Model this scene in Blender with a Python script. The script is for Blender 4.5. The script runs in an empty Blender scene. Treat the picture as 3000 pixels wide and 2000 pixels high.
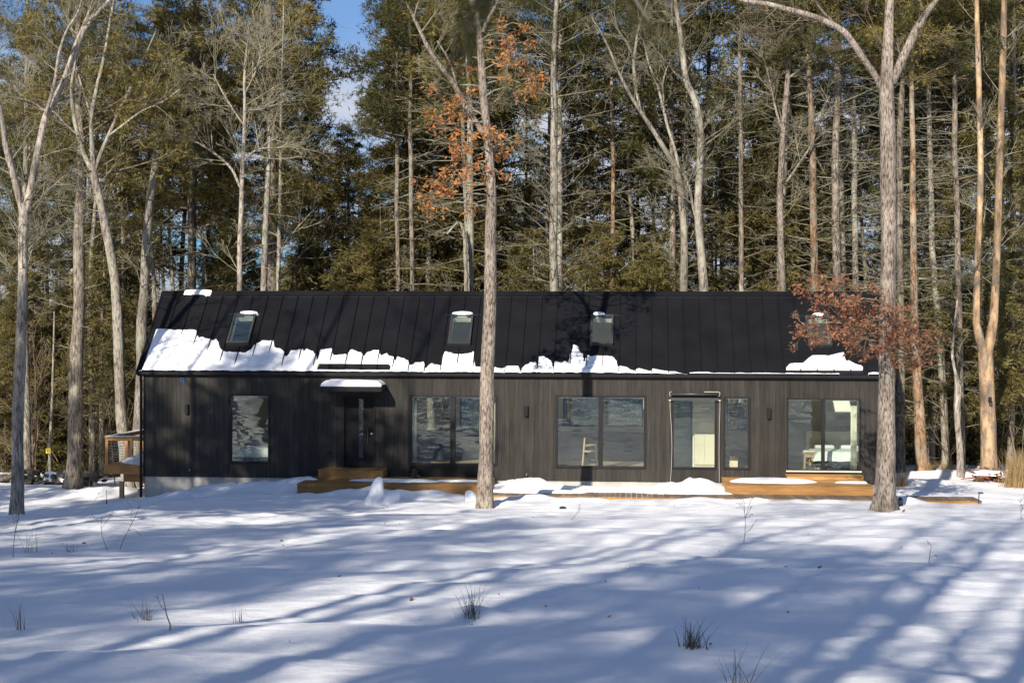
import bpy, bmesh, math, random
import numpy as np
from mathutils import Vector, Matrix

# ------------------------------------------------------------------ scene, camera, sky, sun
sc = bpy.context.scene
col = sc.collection
R = math.radians
FPX = 4500.0                      # focal length in photo pixels (54 mm on 36 mm)
CAM = Vector((0.0, -45.0, 3.9))
YAW, PITCH, ROLL = R(4.64), R(-0.127), R(0.20)
CAMROT = (Matrix.Rotation(YAW, 3, 'Z') @ Matrix.Rotation(R(90) + PITCH, 3, 'X') @ Matrix.Rotation(ROLL, 3, 'Z'))
cd = bpy.data.cameras.new('camera'); cam = bpy.data.objects.new('camera', cd); col.objects.link(cam)
cam.matrix_world = Matrix.Translation(CAM) @ CAMROT.to_4x4()
cd.sensor_width = 36.0; cd.lens = 54.0; cd.clip_start = 0.1; cd.clip_end = 4000
cd.dof.use_dof = True; cd.dof.focus_distance = 43.0; cd.dof.aperture_fstop = 9.0
sc.camera = cam

SUN_AZ, SUN_EL = R(17.5), R(28.0)     # light heads to +X by SUN_AZ off the house normal
sdir = Vector((-math.sin(SUN_AZ) * math.cos(SUN_EL), -math.cos(SUN_AZ) * math.cos(SUN_EL), math.sin(SUN_EL)))
sl = bpy.data.lights.new('sun', 'SUN'); sl.energy = 5.0; sl.angle = R(0.53); sl.color = (1.0, 0.915, 0.79)
so = bpy.data.objects.new('sun', sl); col.objects.link(so)
so.rotation_euler = sdir.to_track_quat('Z', 'Y').to_euler(); so.location = (-20, -60, 40)

w = bpy.data.worlds.new('World'); sc.world = w; w.use_nodes = True
nt = w.node_tree; nt.nodes.clear()
out = nt.nodes.new('ShaderNodeOutputWorld'); bg = nt.nodes.new('ShaderNodeBackground')
sky = nt.nodes.new('ShaderNodeTexSky'); sky.sky_type = 'NISHITA'; sky.sun_disc = False
sky.sun_elevation = SUN_EL; sky.sun_rotation = math.atan2(sdir.x, sdir.y)
sky.air_density = 1.0; sky.dust_density = 0.3; sky.ozone_density = 4.0; sky.altitude = 300
tc = nt.nodes.new('ShaderNodeTexCoord'); mp = nt.nodes.new('ShaderNodeMapping'); mp.inputs['Scale'].default_value = (2.2, 2.2, 9.0)
nz = nt.nodes.new('ShaderNodeTexNoise'); nz.inputs['Scale'].default_value = 2.0; nz.inputs['Detail'].default_value = 6; nz.inputs['Roughness'].default_value = 0.55
cr = nt.nodes.new('ShaderNodeMapRange'); cr.interpolation_type = 'SMOOTHSTEP'
cr.inputs['From Min'].default_value = 0.30; cr.inputs['From Max'].default_value = 0.56
sx = nt.nodes.new('ShaderNodeSeparateXYZ')
el = nt.nodes.new('ShaderNodeMapRange'); el.interpolation_type = 'SMOOTHSTEP'
el.inputs['From Min'].default_value = 0.205; el.inputs['From Max'].default_value = 0.135; el.inputs['To Min'].default_value = 0.20; el.inputs['To Max'].default_value = 0.95
mu = nt.nodes.new('ShaderNodeMath'); mu.operation = 'MULTIPLY'
mx = nt.nodes.new('ShaderNodeMixRGB'); mx.inputs['Color2'].default_value = (8.6, 8.9, 10.0, 1)
L = nt.links.new
L(tc.outputs['Generated'], mp.inputs['Vector']); L(mp.outputs[0], nz.inputs['Vector']); L(nz.outputs['Fac'], cr.inputs['Value'])
L(tc.outputs['Generated'], sx.inputs[0]); L(sx.outputs['Z'], el.inputs['Value'])
L(cr.outputs[0], mu.inputs[0]); L(el.outputs[0], mu.inputs[1]); L(mu.outputs[0], mx.inputs['Fac'])
tn = nt.nodes.new('ShaderNodeMixRGB'); tn.blend_type = 'MULTIPLY'; tn.inputs[0].default_value = 1.0; tn.inputs[2].default_value = (0.52, 1.0, 1.42, 1)
L(sky.outputs[0], tn.inputs[1]); L(tn.outputs[0], mx.inputs['Color1']); L(mx.outputs[0], bg.inputs['Color']); L(bg.outputs[0], out.inputs['Surface'])
bg.inputs['Strength'].default_value = 0.056
sc.view_settings.view_transform = 'Standard'; sc.view_settings.look = 'None'
sc.view_settings.exposure = 0.47; sc.view_settings.gamma = 1.0; sc.view_settings.use_curve_mapping = False
sc.render.engine = 'CYCLES'
sc.cycles.use_denoising = True
sc.cycles.max_bounces = 8; sc.cycles.transparent_max_bounces = 12
sc.cycles.sample_clamp_indirect = 6

# ------------------------------------------------------------------ placing helpers
def ray(px, py):
    return CAMROT @ Vector(((px - 1500) / FPX, -(py - 1000) / FPX, -1.0))
def at_y(px, py, Y):
    d = ray(px, py); return CAM + d * ((Y - CAM.y) / d.y)
def XZ(px, py, Y=0.0):
    p = at_y(px, py, Y); return p.x, p.z
def pxm(Y):                       # metres per photo pixel at depth Y
    return (Y - CAM.y) / FPX / math.cos(YAW) * 1.0

def _hash(ix, iy, seed):
    n = (ix.astype(np.int64) * 374761393 + iy.astype(np.int64) * 668265263 + seed * 1442695041) & 0x7fffffff
    n = ((n ^ (n >> 13)) * 1274126177) & 0x7fffffff
    return ((n ^ (n >> 16)) & 0xffff) / 65535.0
def vnoise(x, y, seed=0):
    x = np.asarray(x, float); y = np.asarray(y, float)
    ix = np.floor(x); iy = np.floor(y); fx = x - ix; fy = y - iy
    fx = fx * fx * fx * (fx * (fx * 6 - 15) + 10); fy = fy * fy * fy * (fy * (fy * 6 - 15) + 10)
    a = _hash(ix, iy, seed); b = _hash(ix + 1, iy, seed); c = _hash(ix, iy + 1, seed); d = _hash(ix + 1, iy + 1, seed)
    return (a * (1 - fx) + b * fx) * (1 - fy) + (c * (1 - fx) + d * fx) * fy
def fbm(x, y, seed=0, o=4):
    s = 0; a = 0.5
    for i in range(o):
        s = s + a * (vnoise(x, y, seed + i * 17) - 0.5); x = np.asarray(x) * 2.03 + 3.1; y = np.asarray(y) * 2.03 + 1.7; a *= 0.5
    return s
def sstep(a, b, t):
    t = np.clip((np.asarray(t, float) - a) / (b - a), 0, 1); return t * t * (3 - 2 * t)

MOUNDS = []                       # (x, y, h, rx, ry)
def ground_smooth(x, y):
    x = np.asarray(x, float); y = np.asarray(y, float); d = -y
    dd = np.clip(d, 0, 95)
    z = -0.47 + 0.27 * sstep(2.2, 8.0, d) + 0.0645 * np.maximum(dd - 7.0, 0) * sstep(5, 14, dd)
    z = z - 0.10 * sstep(2, 10, y) - 0.74 * sstep(-9.5, -18.0, x) * (1 - 0.75 * sstep(9, 26, d))
    z = z - 2.0 * sstep(30, 90, y)
    z = z - 0.06 * sstep(2.2, 2.7, d) * sstep(4.9, 4.1, d) * sstep(-5.2, -4.4, x)
    return z
def ground(x, y):
    x = np.asarray(x, float); y = np.asarray(y, float); z = ground_smooth(x, y)
    for mx_, my_, h, rx, ry in MOUNDS:
        q = ((x - mx_) / rx) ** 2 + ((y - my_) / ry) ** 2
        z = z + h * np.exp(-q) * (0.8 + 0.5 * vnoise(x * 3.3, y * 3.3, 5)) * np.where(q < 9, 1, 0)
    open_ = sstep(0.8, 5.0, -y) + sstep(6, 9, y)
    z = z + 0.24 * fbm(x * 0.16, y * 0.22, 3, 3) * open_
    z = z + 0.13 * fbm(x * 0.45 + 0.3 * y, y * 0.9, 9, 4) * (0.35 + 0.65 * open_)
    z = z + 0.085 * fbm(x * 0.6 - 0.35 * y, y * 1.9, 13, 3) * (0.3 + 0.7 * open_)
    z = z + 0.022 * fbm(x * 2.6, y * 4.2, 23, 3) * open_
    rd = 1 - np.abs(2 * vnoise(x * 0.42 + 0.25 * y, y * 1.25, 61) - 1); z = z + 0.045 * rd ** 5 * vnoise(x * .2, y * .2, 63) * open_
    tr = sstep(11, 4, -y) * sstep(-1.0, 0.5, -y)
    z = z + 0.10 * fbm(x * 2.2, y * 2.6, 21, 4) * (0.25 + tr)
    # trodden trail from the entry deck towards the yard
    tx = -5.5 + 0.22 * (y + 4) + 0.7 * np.sin(y * 0.35)
    k = np.exp(-((x - tx) / 0.55) ** 2) * sstep(-26, -20, y) * sstep(-3.0, -4.5, y)
    z = z - k * (0.05 + 0.16 * np.maximum(0, vnoise(x * 2.7, y * 1.9, 31) - 0.45))
    return z
def gz(x, y):
    return float(ground(np.array([x]), np.array([y]))[0])

# ------------------------------------------------------------------ object helpers
LOC = {}
def tag(o, label=None, cat=None, group=None, kind=None):
    if label: o['label'] = label
    if cat: o['category'] = cat
    if group: o['group'] = group
    if kind: o['kind'] = kind
    return o
def set_parent(o, p):
    o.parent = p
    if p is not None and p.name in LOC:
        o.matrix_parent_inverse = Matrix.Translation(-LOC[p.name])
def root(name, loc, label, cat, group=None):
    o = bpy.data.objects.new(name, None); col.objects.link(o); o.location = loc; o.empty_display_size = 0.3
    LOC[o.name] = Vector(loc); return tag(o, label, cat, group)
def mesh_np(name, V, F, mat=None, smooth=False):
    V = np.asarray(V, np.float32); F = np.asarray(F, np.int32)
    me = bpy.data.meshes.new(name); nf, k = F.shape
    me.vertices.add(len(V)); me.vertices.foreach_set('co', V.ravel())
    me.loops.add(nf * k); me.loops.foreach_set('vertex_index', F.ravel())
    me.polygons.add(nf); me.polygons.foreach_set('loop_start', np.arange(0, nf * k, k, dtype=np.int32))
    me.polygons.foreach_set('loop_total', np.full(nf, k, np.int32))
    me.update(calc_edges=True)
    me.polygons.foreach_set('use_smooth', np.full(nf, smooth, bool))
    if mat: me.materials.append(mat)
    return me
def link(name, me, parent=None):
    o = bpy.data.objects.new(name, me); col.objects.link(o)
    if parent is not None: set_parent(o, parent)
    return o
def mesh_py(name, V, F, mat=None, parent=None, smooth=False, mats=None, mi=None):
    me = bpy.data.meshes.new(name); me.from_pydata([tuple(v) for v in V], [], F); me.update()
    if mats:
        for m in mats: me.materials.append(m)
        if mi is not None: me.polygons.foreach_set('material_index', mi)
    elif mat: me.materials.append(mat)
    if smooth: me.polygons.foreach_set('use_smooth', [True] * len(F))
    return link(name, me, parent)
BOXF = [(0, 3, 2, 1), (4, 5, 6, 7), (0, 1, 5, 4), (1, 2, 6, 5), (2, 3, 7, 6), (3, 0, 4, 7)]
def boxv(x0, x1, y0, y1, z0, z1):
    return [(x0, y0, z0), (x1, y0, z0), (x1, y1, z0), (x0, y1, z0), (x0, y0, z1), (x1, y0, z1), (x1, y1, z1), (x0, y1, z1)]
class MB:
    def __init__(s): s.V = []; s.F = []
    def add(s, V, F):
        b = len(s.V); s.V += [tuple(v) for v in V]; s.F += [tuple(i + b for i in f) for f in F]; return s
    def box(s, *a): return s.add(boxv(*a), BOXF)
    def prism(s, pts, d):            # pts: list of Vector polygon, d: extrude Vector
        n = len(pts); V = [Vector(p) for p in pts] + [Vector(p) + Vector(d) for p in pts]
        F = [tuple(range(n))[::-1], tuple(range(n, 2 * n))] + [(i, (i + 1) % n, n + (i + 1) % n, n + i) for i in range(n)]
        return s.add(V, F)
    def tube(s, pts, rads, k=8, cap=True):
        pts = [Vector(p) for p in pts]; n = len(pts); V = []; F = []
        if not hasattr(rads, '__len__'): rads = [rads] * n
        t0 = (pts[-1] - pts[0]).normalized(); ref = Vector((0, 0, 1)) if abs(t0.z) < 0.8 else Vector((1, 0, 0))
        for i, p in enumerate(pts):
            t = (pts[min(i + 1, n - 1)] - pts[max(i - 1, 0)]).normalized(); a = t.cross(ref).normalized(); b = a.cross(t)
            for j in range(k):
                an = 2 * math.pi * j / k; V.append(p + (a * math.cos(an) + b * math.sin(an)) * rads[i])
        for i in range(n - 1):
            for j in range(k): F.append((i * k + j, i * k + (j + 1) % k, (i + 1) * k + (j + 1) % k, (i + 1) * k + j))
        if cap: F += [tuple(range(k))[::-1], tuple(range((n - 1) * k, n * k))]
        return s.add(V, F)
    def lathe(s, prof, c, k=14):
        V = []; F = []
        for r_, z_ in prof:
            for j in range(k): an = 2 * math.pi * j / k; V.append((c[0] + r_ * math.cos(an), c[1] + r_ * math.sin(an), c[2] + z_))
        n = len(prof)
        for i in range(n - 1):
            for j in range(k): F.append((i * k + j, i * k + (j + 1) % k, (i + 1) * k + (j + 1) % k, (i + 1) * k + j))
        F += [tuple(range(k))[::-1], tuple(range((n - 1) * k, n * k))]
        return s.add(V, F)
    def build(s, name, mat, parent=None, smooth=False, bevel=0):
        o = mesh_py(name, s.V, s.F, mat, parent, smooth)
        if bevel:
            b = o.modifiers.new('bevel', 'BEVEL'); b.width = bevel; b.segments = 2; b.limit_method = 'ANGLE'
        return o
UNIT = {}
def unit_box(mat):
    if mat.name not in UNIT:
        me = bpy.data.meshes.new('block_' + mat.name); me.from_pydata(boxv(-.5, .5, -.5, .5, -.5, .5), [], BOXF); me.update(); me.materials.append(mat); UNIT[mat.name] = me
    return UNIT[mat.name]
def block(name, x0, x1, y0, y1, z0, z1, mat, parent):
    o = link(name, unit_box(mat), parent); o.location = ((x0 + x1) / 2, (y0 + y1) / 2, (z0 + z1) / 2); o.scale = (x1 - x0, y1 - y0, z1 - z0); return o

# ------------------------------------------------------------------ materials
def new_mat(name):
    m = bpy.data.materials.new(name); m.use_nodes = True; n = m.node_tree
    return m, n, n.nodes['Principled BSDF']
def N(n, t, **kw):
    x = n.nodes.new(t)
    for k, v in kw.items():
        if k in x.inputs: x.inputs[k].default_value = v
        else: setattr(x, k, v)
    return x
def coords(n, kind='pos', scale=(1, 1, 1)):
    mpn = n.nodes.new('ShaderNodeMapping'); mpn.inputs['Scale'].default_value = scale
    if kind == 'pos':
        g = n.nodes.new('ShaderNodeNewGeometry'); n.links.new(g.outputs['Position'], mpn.inputs['Vector'])
    else:
        t = n.nodes.new('ShaderNodeTexCoord'); n.links.new(t.outputs['Object'], mpn.inputs['Vector'])
    return mpn.outputs[0]
def noise(n, vec, scale, detail=4, rough=0.55):
    x = N(n, 'ShaderNodeTexNoise', Scale=scale, Detail=detail, Roughness=rough); n.links.new(vec, x.inputs['Vector']); return x.outputs['Fac']
def ramp(n, fac, stops):
    x = n.nodes.new('ShaderNodeValToRGB'); e = x.color_ramp.elements
    while len(e) < len(stops): e.new(0.5)
    for i, (p, c) in enumerate(stops): e[i].position = p; e[i].color = (*c, 1)
    n.links.new(fac, x.inputs[0]); return x.outputs[0]
def mixc(n, fac, a, b, mode='MIX'):
    x = n.nodes.new('ShaderNodeMixRGB'); x.blend_type = mode
    if isinstance(fac, (int, float)): x.inputs[0].default_value = fac
    else: n.links.new(fac, x.inputs[0])
    for i, c in ((1, a), (2, b)):
        if isinstance(c, tuple): x.inputs[i].default_value = (*c, 1)
        else: n.links.new(c, x.inputs[i])
    return x.outputs[0]
def bump(n, b, h, strength=0.4, dist=0.02):
    x = N(n, 'ShaderNodeBump', Strength=strength, Distance=dist); n.links.new(h, x.inputs['Height']); n.links.new(x.outputs[0], b.inputs['Normal'])
def objrand(n):
    return n.nodes.new('ShaderNodeObjectInfo').outputs['Random']

def m_plain(name, c, rough=0.6, metal=0.0, var=0.12, scale=6, bmp=0.1):
    m, n, b = new_mat(name); v = coords(n); f = noise(n, v, scale, 5)
    d = tuple(max(0, x * (1 - var * 2)) for x in c); e = tuple(min(1, x * (1 + var * 2)) for x in c)
    n.links.new(ramp(n, f, [(0.3, d), (0.7, e)]), b.inputs['Base Color']); b.inputs['Roughness'].default_value = rough; b.inputs['Metallic'].default_value = metal
    if max(c) < 0.05: b.inputs['Specular IOR Level'].default_value = 0.12
    if bmp: bump(n, b, noise(n, v, scale * 9, 3), bmp, 0.004)
    return m
def m_snow(name='snow'):
    m, n, b = new_mat(name); v = coords(n)
    n.links.new(ramp(n, noise(n, v, 1.3, 4), [(0.25, (0.86, 0.87, 0.89)), (0.75, (0.91, 0.91, 0.92))]), b.inputs['Base Color'])
    b.inputs['Roughness'].default_value = 0.75; b.inputs['Specular IOR Level'].default_value = 0.25
    v2 = coords(n, 'pos', (1, 1.5, 1)); f1 = noise(n, v2, 2.6, 6, 0.6); f2 = noise(n, v, 42, 3, 0.6)
    a = N(n, 'ShaderNodeMath', operation='MULTIPLY_ADD'); n.links.new(f2, a.inputs[0]); a.inputs[1].default_value = 0.13; n.links.new(f1, a.inputs[2])
    bump(n, b, a.outputs[0], 0.45, 0.07); return m
def m_bark(name, dark, light, patch=None, patch_amt=0.55, kind='obj', s=11.0, rough=0.9, bs=0.9):
    m, n, b = new_mat(name)
    v = coords(n, kind, (s, s, s * 0.22)); f = noise(n, v, 1.0, 5, 0.6)
    c = ramp(n, f, [(0.36, dark), (0.46, tuple(0.5 * a + 0.5 * q for a, q in zip(dark, light))), (0.60, light)])
    if patch:
        v3 = coords(n, kind, (1.6, 1.6, 0.9)); g = noise(n, v3, 2.2, 6, 0.68)
        mr = N(n, 'ShaderNodeMapRange'); mr.inputs['From Min'].default_value = patch_amt; mr.inputs['From Max'].default_value = patch_amt + 0.09; mr.inputs['To Max'].default_value = 0.75
        n.links.new(g, mr.inputs[0]); c = mixc(n, mr.outputs[0], c, patch)
    v4 = coords(n, kind, (1.1, 1.1, 0.55)); c = mixc(n, 0.8, c, ramp(n, noise(n, v4, 2.0, 5, 0.65), [(0.36, (0.42, 0.41, 0.40)), (0.60, (1, 1, 1))]), 'MULTIPLY')
    o = objrand(n); h = N(n, 'ShaderNodeHueSaturation'); mr2 = N(n, 'ShaderNodeMapRange'); mr2.inputs['To Min'].default_value = 0.8; mr2.inputs['To Max'].default_value = 1.15
    n.links.new(o, mr2.inputs[0]); n.links.new(mr2.outputs[0], h.inputs['Value']); n.links.new(c, h.inputs['Color'])
    n.links.new(h.outputs[0], b.inputs['Base Color']); b.inputs['Roughness'].default_value = rough; b.inputs['Specular IOR Level'].default_value = 0.2
    bump(n, b, f, bs, 0.035); return m
def m_leaf(name, stops, clump, trans=0.3, rough=0.6):
    m, n, b = new_mat(name); g = n.nodes.new('ShaderNodeNewGeometry'); ri = g.outputs['Random Per Island']
    v = coords(n, 'pos', (1, 1, 1)); f = noise(n, v, 0.55, 3); a = N(n, 'ShaderNodeMath', operation='MULTIPLY_ADD')
    n.links.new(ri, a.inputs[0]); a.inputs[1].default_value = 0.35
    m2 = N(n, 'ShaderNodeMath', operation='MULTIPLY_ADD'); n.links.new(f, m2.inputs[0]); m2.inputs[1].default_value = clump; m2.inputs[2].default_value = 0.325 - clump / 2; n.links.new(m2.outputs[0], a.inputs[2])
    c = ramp(n, a.outputs[0], stops); n.links.new(c, b.inputs['Base Color']); b.inputs['Roughness'].default_value = rough; b.inputs['Specular IOR Level'].default_value = 0.25
    tr = n.nodes.new('ShaderNodeBsdfTranslucent'); n.links.new(c, tr.inputs['Color']); ms = n.nodes.new('ShaderNodeMixShader'); ms.inputs[0].default_value = trans
    o = n.nodes['Material Output']; n.links.new(b.outputs[0], ms.inputs[1]); n.links.new(tr.outputs[0], ms.inputs[2]); n.links.new(ms.outputs[0], o.inputs['Surface']); return m
def m_glass(name, tint, refl):
    m, n, b = new_mat(name); n.nodes.remove(b); o = n.nodes['Material Output']
    t = N(n, 'ShaderNodeBsdfTransparent'); t.inputs[0].default_value = (*tint, 1)
    g = N(n, 'ShaderNodeBsdfGlossy', Roughness=0.0); g.inputs[0].default_value = (0.95, 1.0, 0.98, 1)
    fr = N(n, 'ShaderNodeLayerWeight', Blend=0.25); mr = N(n, 'ShaderNodeMapRange'); mr.inputs['To Min'].default_value = refl; mr.inputs['To Max'].default_value = 0.9
    n.links.new(fr.outputs['Fresnel'], mr.inputs[0])
    v = coords(n, 'pos', (1.0, 1.0, 3.2)); bp = N(n, 'ShaderNodeBump', Strength=0.075, Distance=0.05); n.links.new(noise(n, v, 1.7, 1), bp.inputs['Height']); n.links.new(bp.outputs[0], g.inputs['Normal'])
    ms = N(n, 'ShaderNodeMixShader'); n.links.new(mr.outputs[0], ms.inputs[0]); n.links.new(t.outputs[0], ms.inputs[1]); n.links.new(g.outputs[0], ms.inputs[2]); n.links.new(ms.outputs[0], o.inputs['Surface'])
    return m
def m_wood(name, dark, light, grain=(2, 2, 30), rough=0.65, rnd=0.25):
    m, n, b = new_mat(name); f = noise(n, coords(n, 'pos', grain), 2.0, 5, 0.6); f2 = noise(n, coords(n, 'pos', (1, 1, 1)), 1.7, 3)
    c = ramp(n, f, [(0.3, dark), (0.7, light)]); c = mixc(n, 0.5, c, ramp(n, f2, [(0.3, (0.72, 0.7, 0.68)), (0.7, (1, 1, 1))]), 'MULTIPLY')
    h = N(n, 'ShaderNodeHueSaturation'); mr = N(n, 'ShaderNodeMapRange'); mr.inputs['To Min'].default_value = 1 - rnd; mr.inputs['To Max'].default_value = 1 + rnd
    n.links.new(objrand(n), mr.inputs[0]); n.links.new(mr.outputs[0], h.inputs['Value']); n.links.new(c, h.inputs['Color'])
    n.links.new(h.outputs[0], b.inputs['Base Color']); b.inputs['Roughness'].default_value = rough; bump(n, b, f, 0.25, 0.006); return m

M = {}
M['snow'] = m_snow()
M['siding'] = m_wood('blackened_siding', (0.034, 0.0318, 0.0288), (0.060, 0.0562, 0.0505), (9, 9, 0.5), 0.8, 0.15); M['siding'].node_tree.nodes['Principled BSDF'].inputs['Specular IOR Level'].default_value = 0.08
M['backing'] = m_plain('dark_backing', (0.012, 0.011, 0.010), 0.8)
M['roof'] = m_plain('black_roof_metal', (0.0098, 0.0102, 0.0122), 0.5, 0.0, 0.12, 1.2, 0.0); _n = M['roof'].node_tree; bump(_n, _n.nodes['Principled BSDF'], noise(_n, coords(_n, 'pos', (1.6, .5, .5)), 1.6, 2), 0.22, 0.05)
M['blackmetal'] = m_plain('black_metal', (0.018, 0.018, 0.020), 0.45, 0.0, 0.06, 3, 0.0)
M['greymetal'] = m_plain('grey_metal', (0.055, 0.055, 0.058), 0.45, 0.3, 0.06, 3, 0.0)
M['steel'] = m_plain('stainless_cable', (0.55, 0.55, 0.56), 0.3, 0.9, 0.03, 3, 0.0)
M['frame'] = m_plain('window_frame_black', (0.022, 0.021, 0.023), 0.5, 0.0, 0.06, 3, 0.0)
M['concrete'] = m_plain('foundation_concrete', (0.40, 0.38, 0.34), 0.9, 0.0, 0.10, 2.5, 0.3)
M['white'] = m_plain('white_plaster', (0.78, 0.75, 0.66), 0.8, 0.0, 0.02, 2, 0.0)
M['oakfloor'] = m_wood('oak_floor', (0.36, 0.27, 0.17), (0.50, 0.40, 0.27), (1, 20, 1), 0.5)
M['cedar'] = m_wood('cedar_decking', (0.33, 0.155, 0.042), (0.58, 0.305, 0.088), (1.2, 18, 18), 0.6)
M['cedar_dark'] = m_wood('shaded_brown_cedar', (0.20, 0.10, 0.028), (0.38, 0.195, 0.055), (1.2, 18, 18), 0.6)  # browner cedar, with the entry deck's shade also put into its colour
M['cedar_up'] = m_wood('cedar_post', (0.36, 0.17, 0.046), (0.60, 0.32, 0.095), (16, 16, 1.2), 0.6)
M['grey_deck'] = m_wood('weathered_boardwalk', (0.17, 0.115, 0.072), (0.32, 0.23, 0.155), (18, 1.2, 18), 0.75)
M['pt_post'] = m_wood('treated_post', (0.26, 0.18, 0.09), (0.40, 0.29, 0.16), (16, 16, 1.2), 0.7)
M['glass'] = m_glass('window_glass', (0.92, 0.955, 0.935), 0.055); M['door_glass'] = m_glass('dark_door_glass', (0.42, 0.47, 0.48), 0.06)
M['sky_glass'] = m_glass('skylight_glass', (0.93, 0.98, 0.95), 0.025)
M['dark_paint'] = m_plain('door_black', (0.014, 0.014, 0.015), 0.45, 0, 0.05, 3, 0)
M['stone'] = m_plain('field_stone', (0.105, 0.095, 0.075), 0.9, 0, 0.35, 5, 0.8)
M['cream'] = m_plain('cream_panel', (0.62, 0.56, 0.43), 0.6, 0, 0.03, 3, 0.0)
M['linen'] = m_plain('linen_white', (0.72, 0.74, 0.72), 0.9, 0, 0.04, 4, 0.1)
M['grey_linen'] = m_plain('linen_grey', (0.30, 0.30, 0.29), 0.9, 0, 0.05, 4, 0.1)
M['lightwood'] = m_wood('light_oak', (0.42, 0.28, 0.15), (0.58, 0.42, 0.25), (14, 14, 1.5), 0.55)
M['curtain'] = m_plain('curtain_cloth', (0.66, 0.63, 0.52), 0.9, 0, 0.04, 4, 0.1)
M['charcoal'] = m_plain('charcoal_ceramic', (0.03, 0.035, 0.04), 0.5, 0, 0.08, 4, 0.1)
M['terracotta'] = m_plain('pale_pot', (0.60, 0.47, 0.33), 0.8, 0, 0.06, 8, 0.2)
M['blue'] = m_plain('blue_plastic', (0.02, 0.16, 0.42), 0.5, 0, 0.03, 3, 0)
M['yellow'] = m_plain('yellow_sign', (0.72, 0.58, 0.03), 0.5, 0, 0.05, 3, 0)
M['rust'] = m_plain('rust_red', (0.20, 0.05, 0.025), 0.8, 0, 0.2, 9, 0.3)
M['cord'] = m_plain('pale_cord', (0.60, 0.55, 0.46), 0.7, 0, 0.05, 9, 0)
M['teal'] = m_plain('teal_tile', (0.42, 0.52, 0.48), 0.35, 0, 0.04, 4, 0)
M['oak_bark'] = m_bark('oak_bark', (0.070, 0.054, 0.042), (0.46, 0.385, 0.315), (0.46, 0.44, 0.37), 0.60, s=32)
M['grey_bark'] = m_bark('grey_bark', (0.10, 0.085, 0.07), (0.42, 0.365, 0.30), (0.40, 0.415, 0.31), 0.50, s=22)
M['pine_bark'] = m_bark('pine_bark', (0.060, 0.048, 0.038), (0.33, 0.275, 0.22), (0.36, 0.37, 0.28), 0.56, s=20)
M['dead_bark'] = m_bark('barkless_wood', (0.22, 0.135, 0.075), (0.56, 0.385, 0.225), (0.22, 0.19, 0.16), 0.47, s=8, bs=0.6)
M['red_bark'] = m_bark('flaking_red_bark', (0.10, 0.062, 0.04), (0.40, 0.255, 0.155), (0.34, 0.31, 0.24), 0.48, s=18)
M['pale_bark'] = m_bark('pale_limb_bark', (0.14, 0.12, 0.10), (0.50, 0.44, 0.37), (0.48, 0.32, 0.23), 0.60, s=20, bs=0.7)
M['twig'] = m_bark('lichen_twig', (0.19, 0.17, 0.115), (0.37, 0.345, 0.245), None, s=6, bs=0.2)
M['twig_brown'] = m_bark('brown_twig', (0.13, 0.095, 0.062), (0.29, 0.225, 0.155), None, s=6, bs=0.2)
M['needle'] = m_leaf('pine_needles', [(0.05, (0.040, 0.045, 0.014)), (0.36, (0.100, 0.094, 0.024)), (0.54, (0.215, 0.178, 0.050)), (0.95, (0.42, 0.300, 0.095))], 0.75, 0.25)
M['needle_dark'] = m_leaf('dark_pine_needles', [(0.05, (0.022, 0.030, 0.011)), (0.5, (0.072, 0.076, 0.024)), (0.8, (0.17, 0.142, 0.042)), (0.98, (0.29, 0.215, 0.068))], 0.75, 0.25)
M['hemlock'] = m_leaf('hemlock_needles', [(0.05, (0.042, 0.042, 0.015)), (0.5, (0.138, 0.118, 0.038)), (0.95, (0.30, 0.230, 0.082))], 0.6, 0.22)
M['oak_leaf'] = m_leaf('orange_oak_leaves', [(0.1, (0.30, 0.115, 0.035)), (0.5, (0.52, 0.225, 0.072)), (0.9, (0.64, 0.34, 0.14))], 0.4, 0.35)
M['oak_leaf_red'] = m_leaf('russet_oak_leaves', [(0.1, (0.16, 0.060, 0.030)), (0.5, (0.31, 0.130, 0.066)), (0.9, (0.46, 0.240, 0.140))], 0.4, 0.3)
M['dry_grass'] = m_leaf('dry_grass_blades', [(0.1, (0.26, 0.17, 0.07)), (0.5, (0.42, 0.30, 0.14)), (0.9, (0.56, 0.42, 0.22))], 0.3, 0.3)
M['rush'] = m_leaf('rush_blades', [(0.1, (0.05, 0.045, 0.022)), (0.5, (0.11, 0.09, 0.045)), (0.9, (0.20, 0.16, 0.08))], 0.3, 0.2)
# ------------------------------------------------------------------ house geometry
XL = XZ(421, 1250)[0]; XR = XZ(2592, 1250)[0]
DEPTH = 4.7; YR = 2.35; YE = -0.12
ZE = XZ(1250, 1090, YE)[1]; ZR = XZ(1700, 859, YR)[1]
ZB = XZ(1250, 1401)[1]                       # bottom of the siding
SL = math.hypot(YR - YE, ZR - ZE); CA, SA = (YR - YE) / SL, (ZR - ZE) / SL
def P(u, v, n=0.0):                          # roof coordinates -> world
    return Vector((u, YE + v * CA - n * SA, ZE + v * SA + n * CA))
def on_roof(px, py, n=0.0):
    d = ray(px, py); o = P(0, 0, n); nn = Vector((0, -SA, CA)); t = (o - CAM).dot(nn) / d.dot(nn); p = CAM + d * t
    return p.x, (p.y - o.y) * CA + (p.z - o.z) * SA
UL, UR = XL - 0.16, XR + 0.14                # roof ends
house = root('house', ((XL + XR) / 2, 0, -0.5), 'long low black timber house with black standing seam metal roof', 'house')

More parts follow.
